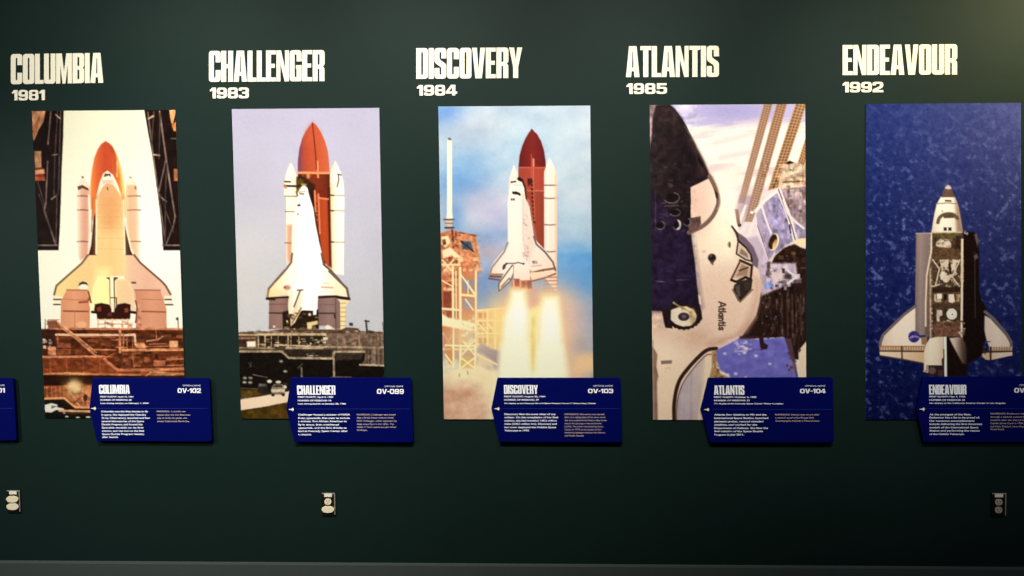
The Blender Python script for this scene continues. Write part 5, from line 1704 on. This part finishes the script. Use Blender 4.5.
SIGNS = [
    dict(c=((92.4, 378.0), (209.2, 378.2), (211.9, 441.4), (96.8, 441.2)), pt=(89.2, 408.4),
         head=('COLUMBIA', (98.9, 129.6, 384.8, 393.8)), lean=.05, x=99.4,
         spec=[('FIRST FLIGHT: April 12, 1981', 133.4, 396.7, 1.5), ('NUMBER OF MISSIONS: 28', 131.6, 399.9, 1.5), ('Lost during mission on February 1, 2003', 148.6, 403.2, 1.4)],
         off=('OFFICIAL NAME', (182.6, 200.6, 384.9, 386.2)), no=('OV-102', (177.6, 200.9, 388.2, 392.9)), div=(97, 207.5, 408.2), icon=(93.4, 408.4),
         xb=100.4, body=[('Columbia was the first shuttle to fly', 148.2, 411.4), ('in space. She deployed the Chandra', 146.0, 414.7), ('X-ray Observatory, launched and flew', 150.2, 417.9),
                         ('several laboratories of the Space', 144.2, 421.2), ('Shuttle Program, and hosted the', 142.6, 424.4), ('Spacelab module on its first', 143.6, 427.6),
                         ('mission, and was lost on the final', 144.0, 430.8), ('Space Shuttle Program reentry,', 144.6, 434.0), ('after launch.', 118.6, 437.0)],
         xn=155.8, name=[('NAMESAKE: Columbia was', 185.6, 411.4), ('named after the first American', 190.4, 414.8), ('ship to circle the globe, the', 186.8, 418.0), ('sloop Columbia Rediviva.', 189.6, 421.2)],
         label='navy information sign with pale arrow shape numbered OV-102'),
    dict(c=((291.0, 377.6), (411.0, 377.9), (413.2, 442.4), (294.4, 442.1)), pt=(286.3, 409.0),
         head=('CHALLENGER', (297.0, 335.3, 385.4, 394.7)), lean=.02, x=297.4,
         spec=[('FIRST FLIGHT: April 4, 1983', 333.2, 397.0, 1.6), ('NUMBER OF MISSIONS: 10', 331.2, 400.5, 1.6), ('Lost during launch on January 28, 1986', 346.0, 403.7, 1.5)],
         off=('OFFICIAL NAME', (384.4, 403.2, 385.6, 387.0)), no=('OV-099', (376.9, 403.8, 389.0, 393.9)), div=(296, 410.0, 408.8), icon=(291.3, 409.4),
         xb=297.6, body=[('Challenger hosted a number of NASA', 350.2, 414.6), ('firsts: spacewalk, first crew to include', 349.8, 418.0), ('a woman, first African American to', 346.8, 421.2),
                         ('fly in space, first untethered', 338.8, 424.6), ('spacewalk, and the first shuttle to', 346.8, 427.8), ('land at Kennedy Space Center after', 347.8, 431.0), ('a mission.', 311.6, 434.4)],
         xn=356.4, name=[('NAMESAKE: Challenger was named', 395.6, 414.6), ('after a British Naval research vessel,', 394.0, 417.7), ('HMS Challenger, which explored the', 396.8, 420.9),
                         ('deep ocean floor in the 1870s. The', 394.0, 424.0), ('Apollo 17 lunar module was also named', 396.0, 427.0), ('Challenger.', 367.6, 430.1)],
         label='navy information sign with pale arrow shape numbered OV-099'),
    dict(c=((497.4, 378.0), (620.6, 378.0), (622.2, 442.2), (499.6, 442.0)), pt=(491.3, 408.6),
         head=('DISCOVERY', (503.8, 537.8, 385.0, 393.9)), lean=.01, x=504.0,
         spec=[('FIRST FLIGHT: August 30, 1984', 545.4, 396.5, 1.5), ('NUMBER OF MISSIONS: 39', 538.8, 399.8, 1.5), ('On display at the National Air and Space Museum Steven F. Udvar-Hazy Center', 595.8, 403.3, 1.2)],
         off=('OFFICIAL NAME', (593.0, 612.8, 385.1, 386.5)), no=('OV-103', (588.0, 613.2, 388.8, 393.1)), div=(501, 619.8, 408.4), icon=(497.0, 408.8),
         xb=504.2, body=[('Discovery flew the most often of any', 555.8, 414.1), ('orbiter. On the completion of her final', 558.0, 417.3), ('mission, she had travelled 148.2 million', 556.8, 420.6),
                         ('miles (238.5 million km). Discovery and', 556.8, 423.8), ('her crew deployed the Hubble Space', 556.0, 427.2), ('Telescope in 1990.', 529.4, 430.5)],
         xn=564.4, name=[('NAMESAKE: Discovery was named', 604.0, 414.2), ('after two sailing ships of the same name:', 605.6, 417.2), ('the one explored the Hudson Bay in the', 606.8, 420.3),
                         ('search of a passage in the northwest', 601.4, 423.4), ('(1610). The other was sailed by James', 603.4, 426.5), ('Cook in 1779 as he explored for', 601.6, 429.5), ('northwest passages between the Atlantic', 605.4, 432.5), ('and Pacific Oceans.', 584.2, 435.6)],
         label='navy information sign with pale arrow shape numbered OV-103'),
    dict(c=((708.4, 378.0), (833.0, 377.4), (834.0, 442.4), (709.8, 442.6)), pt=(700.8, 409.6),
         head=('ATLANTIS', (713.8, 744.2, 385.4, 394.8)), lean=.0, x=714.0,
         spec=[('FIRST FLIGHT: October 3, 1985', 756.4, 397.1, 1.5), ('NUMBER OF MISSIONS: 33', 749.6, 400.4, 1.5), ('On display at the Kennedy Space Center Visitor Complex', 783.4, 403.6, 1.3)],
         off=('OFFICIAL NAME', (805.2, 825.2, 385.2, 386.6)), no=('OV-104', (800.0, 825.6, 388.8, 393.2)), div=(712, 832.0, 409.2), icon=(706.6, 409.6),
         xb=714.2, body=[('Atlantis flew missions to Mir and the', 766.6, 414.6), ('International Space Station, launched', 768.2, 418.0), ('planetary probes, rescued stranded', 763.2, 421.4),
                         ('satellites, and worked for the', 757.2, 424.7), ('Department of Defense. She flew the', 768.0, 428.0), ('final mission of the Space Shuttle', 763.0, 431.2), ('Program in July 2011.', 744.0, 434.6)],
         xn=775.2, name=[('NAMESAKE: Atlantis was named after', 819.4, 414.6), ('a research vessel of the Woods Hole', 813.8, 417.7), ('Oceanographic Institute in Massachusetts.', 819.8, 420.8)],
         label='navy information sign with pale arrow shape numbered OV-104'),
    dict(c=((923.0, 377.0), (1049.0, 376.4), (1050.0, 441.8), (923.8, 442.2)), pt=(916.4, 409.0),
         head=('ENDEAVOUR', (928.9, 966.2, 384.8, 394.4)), lean=.0, x=929.2,
         spec=[('FIRST FLIGHT: May 7, 1992', 965.2, 396.6, 1.5), ('NUMBER OF MISSIONS: 25', 965.0, 400.0, 1.5), ('On display at the California Science Center in Los Angeles', 1005.4, 403.1, 1.3)],
         off=('OFFICIAL NAME', (1019.2, 1039.4, 384.4, 385.8)), no=('OV-105', (1014.2, 1040.0, 388.0, 392.6)), div=(926, 1048.0, 408.4), icon=(922.2, 409.2),
         xb=929.4, body=[('As the youngest of the fleet,', 971.0, 414.4), ('Endeavour has a list to be proud of.', 979.6, 417.5), ('Her numerous accomplishments', 974.4, 420.8), ('include delivering the first American', 982.0, 424.0),
                         ('module of the International Space', 978.2, 427.4), ('Station and performing the rescue', 979.6, 430.6), ('of the Hubble Telescope.', 964.4, 434.0)],
         xn=990.4, name=[('NAMESAKE: Endeavour was named', 1034.0, 413.6), ('through a national contest by school', 1034.0, 416.8), ('students after the ship of explorer', 1032.0, 420.0), ('Captain James Cook in 1768, to Tahiti', 1034.0, 423.2), ('and New Zealand, recording the', 1028.0, 426.4), ('Great South.', 1004.6, 429.2)],
         label='navy information sign cut off by the right edge of the photo'),
    dict(c=((-101.0, 379.2), (13.0, 378.2), (16.6, 440.4), (-96.6, 441.6)), pt=(-105.5, 409.6),
         head=None, off=('OFFICIAL NAME', (-13.0, 4.6, 384.6, 386.0)), no=('OV-101', (-18.0, 5.0, 388.0, 392.6)), div=(-100, 12.4, 408.2), icon=(-101.0, 409.4),
         label='navy information sign of which only the right end shows at the left edge'),
]
for d in SIGNS:
    s = Sign(*d['c'], d['pt'])
    q = s.q
    # pointed tag outline with slightly rounded right corners, anticlockwise seen from the room
    out = ngon_round([(q[3][0], q[3][2]), (q[2][0], q[2][2], 0.012), (q[1][0], q[1][2], 0.012), (q[0][0], q[0][2]), (s.pt[0], s.pt[2])], 4)
    mid = (q[2] + q[3]) / 2
    t = thing('info_sign', (float(mid[0]), 0.0, float(mid[2])), d['label'], 'sign', 'navy information signs')
    prism('sign_panel', out, 0.008, SIGN_T - 0.0004, M_SIGN, t, 0.0015)
    if d['head']:
        word, (x0, x1, y0, y1) = d['head']
        link('heading_lettering', build('heading_lettering', heading_chunks(word, s.quad(x0, x1, y0, y1, .3), SIGN_T, 0.0006)), M_SIGN_TXT, t)
        rows = [(a, b, c, h) for a, b, c, h in d['spec']]
        link('flight_details', build('flight_details', lines_block(s, rows, d['x'], d['lean'], 0.03, 1)), M_SIGN_TXT, t)
        rows = [(a, b, c, 1.75) for a, b, c in d['body']]
        link('story_text', build('story_text', lines_block(s, rows, d['xb'], d['lean'] * .6, 0.03, 1)), M_SIGN_TXT, t)
        rows = [(a, b, c, 1.5) for a, b, c in d['name']]
        link('namesake_text', build('namesake_text', lines_block(s, rows, d['xn'], d['lean'] * .6, 0.0, 1)), M_SIGN_TAN, t)
    a, (x0, x1, y0, y1) = d['off']
    b, (u0, u1, v0, v1) = d['no']
    link('number_lettering', build('number_lettering', [text_chunks(a, s.quad(x0, x1, y0, y1), SIGN_T, 0.0005, 0.0)]
                                      + heading_chunks(b, s.quad(u0, u1, v0, v1), SIGN_T, 0.0006, wide_glyph, 0.07)), M_SIGN_TXT, t)
    x0, x1, y = d['div']
    w = s.quad(x0, x1, y, y + .35)
    prism('divider_line', [(v[0], v[2]) for v in w[::-1]], SIGN_T - 0.0005, SIGN_T + 0.0003, M_SIGN_LINE, t)
    prism('shuttle_icon', shuttle_icon(s, d['icon'][0], d['icon'][1], 1.25)[::-1], SIGN_T - 0.0005, SIGN_T + 0.0005, M_SIGN_ICON, t)

# ------------------------------------------------------------------ power outlets
def disc(cx, cz, rx, rz, n=28, flat=0.0):
    """rounded outline; flat > 0 cuts the top and bottom straight as on a receptacle face"""
    out = []
    for i in range(n):
        a = 2 * math.pi * i / n
        z = rz * math.sin(a)
        if flat:
            z = max(-rz * flat, min(rz * flat, z))
        out.append((cx + rx * math.cos(a), cz + z))
    return out


def outlet(u, v, label, tops):
    """tops: what sits in the upper and lower socket ('cover' = wide cap, 'socket' = bare receptacle)"""
    c = to_wall(u, v, 0)
    x, z = float(c[0]), float(c[2])
    w, h = 0.0345, 0.0570
    t = thing('power_outlet', (x, 0, z - h), label, 'outlet', 'wall outlets')
    plate = [(x - w, z - h, .004), (x + w, z - h, .004), (x + w, z + h, .004), (x - w, z + h, .004)]
    prism('face_plate', ngon_round(plate, 3), 0.0, 0.006, M_PLATE, t, 0.002)
    # painted highlight: pale strip along the top and the right side
    rim = [(x - w + .002, z + h - .006), (x + w - .006, z + h - .006), (x + w - .006, z - h + .006), (x + w - .001, z - h + .006), (x + w - .001, z + h - .001), (x - w + .002, z + h - .001)]
    prism('plate_edge_highlight', rim, 0.0055, 0.0068, M_PLATE_HIGHLIGHT, t, 0.0004)
    prism('label_sticker', [(x - .020, z + h - .020), (x + .018, z + h - .020), (x + .018, z + h - .004), (x - .020, z + h - .004)], 0.006, 0.0074, M_LABEL, t)
    for (kind, tint), dz in zip(tops, (0.0135, -0.024)):
        m_ = M_GREYPL if tint == 'grey' else M_IVORY
        r = prism('receptacle', disc(x - .002, z + dz, .0172, .0172, 28, .86), 0.0058, 0.0088, m_, t, 0.0008)
        if kind == 'socket':
            for q in (-1, 1):
                prism('slot', [(x - .002 + q * .0062 - .0013, z + dz - .001), (x - .002 + q * .0062 + .0013, z + dz - .001),
                               (x - .002 + q * .0062 + .0013, z + dz + .008), (x - .002 + q * .0062 - .0013, z + dz + .008)], 0.0085, 0.0091, M_SLOT, None)
                o = bpy.context.scene.collection.objects[-1]
                o.parent = r
                o.location = (0, 0, 0)
            prism('ground_hole', disc(x - .002, z + dz - .0075, .0026, .0026, 12), 0.0085, 0.0091, M_SLOT, None)
            o = bpy.context.scene.collection.objects[-1]
            o.parent = r
            o.location = (0, 0, 0)
        else:
            prism('socket_cover', disc(x - .002, z + dz, .0315, .0175, 32, .92), 0.0085, 0.0135, M_IVORY, t, 0.0025)
    return t


outlet(14.3, 501.2, 'wall outlet with two wide ivory socket covers near the left edge', (('cover', 'ivory'), ('cover', 'ivory')))
outlet(328.8, 503.9, 'wall outlet with one wide ivory cover below a bare round socket', (('socket', 'ivory'), ('cover', 'ivory')))
outlet(998.2, 504.5, 'wall outlet with two bare greyish round sockets near the right edge', (('socket', 'grey'), ('socket', 'grey')))
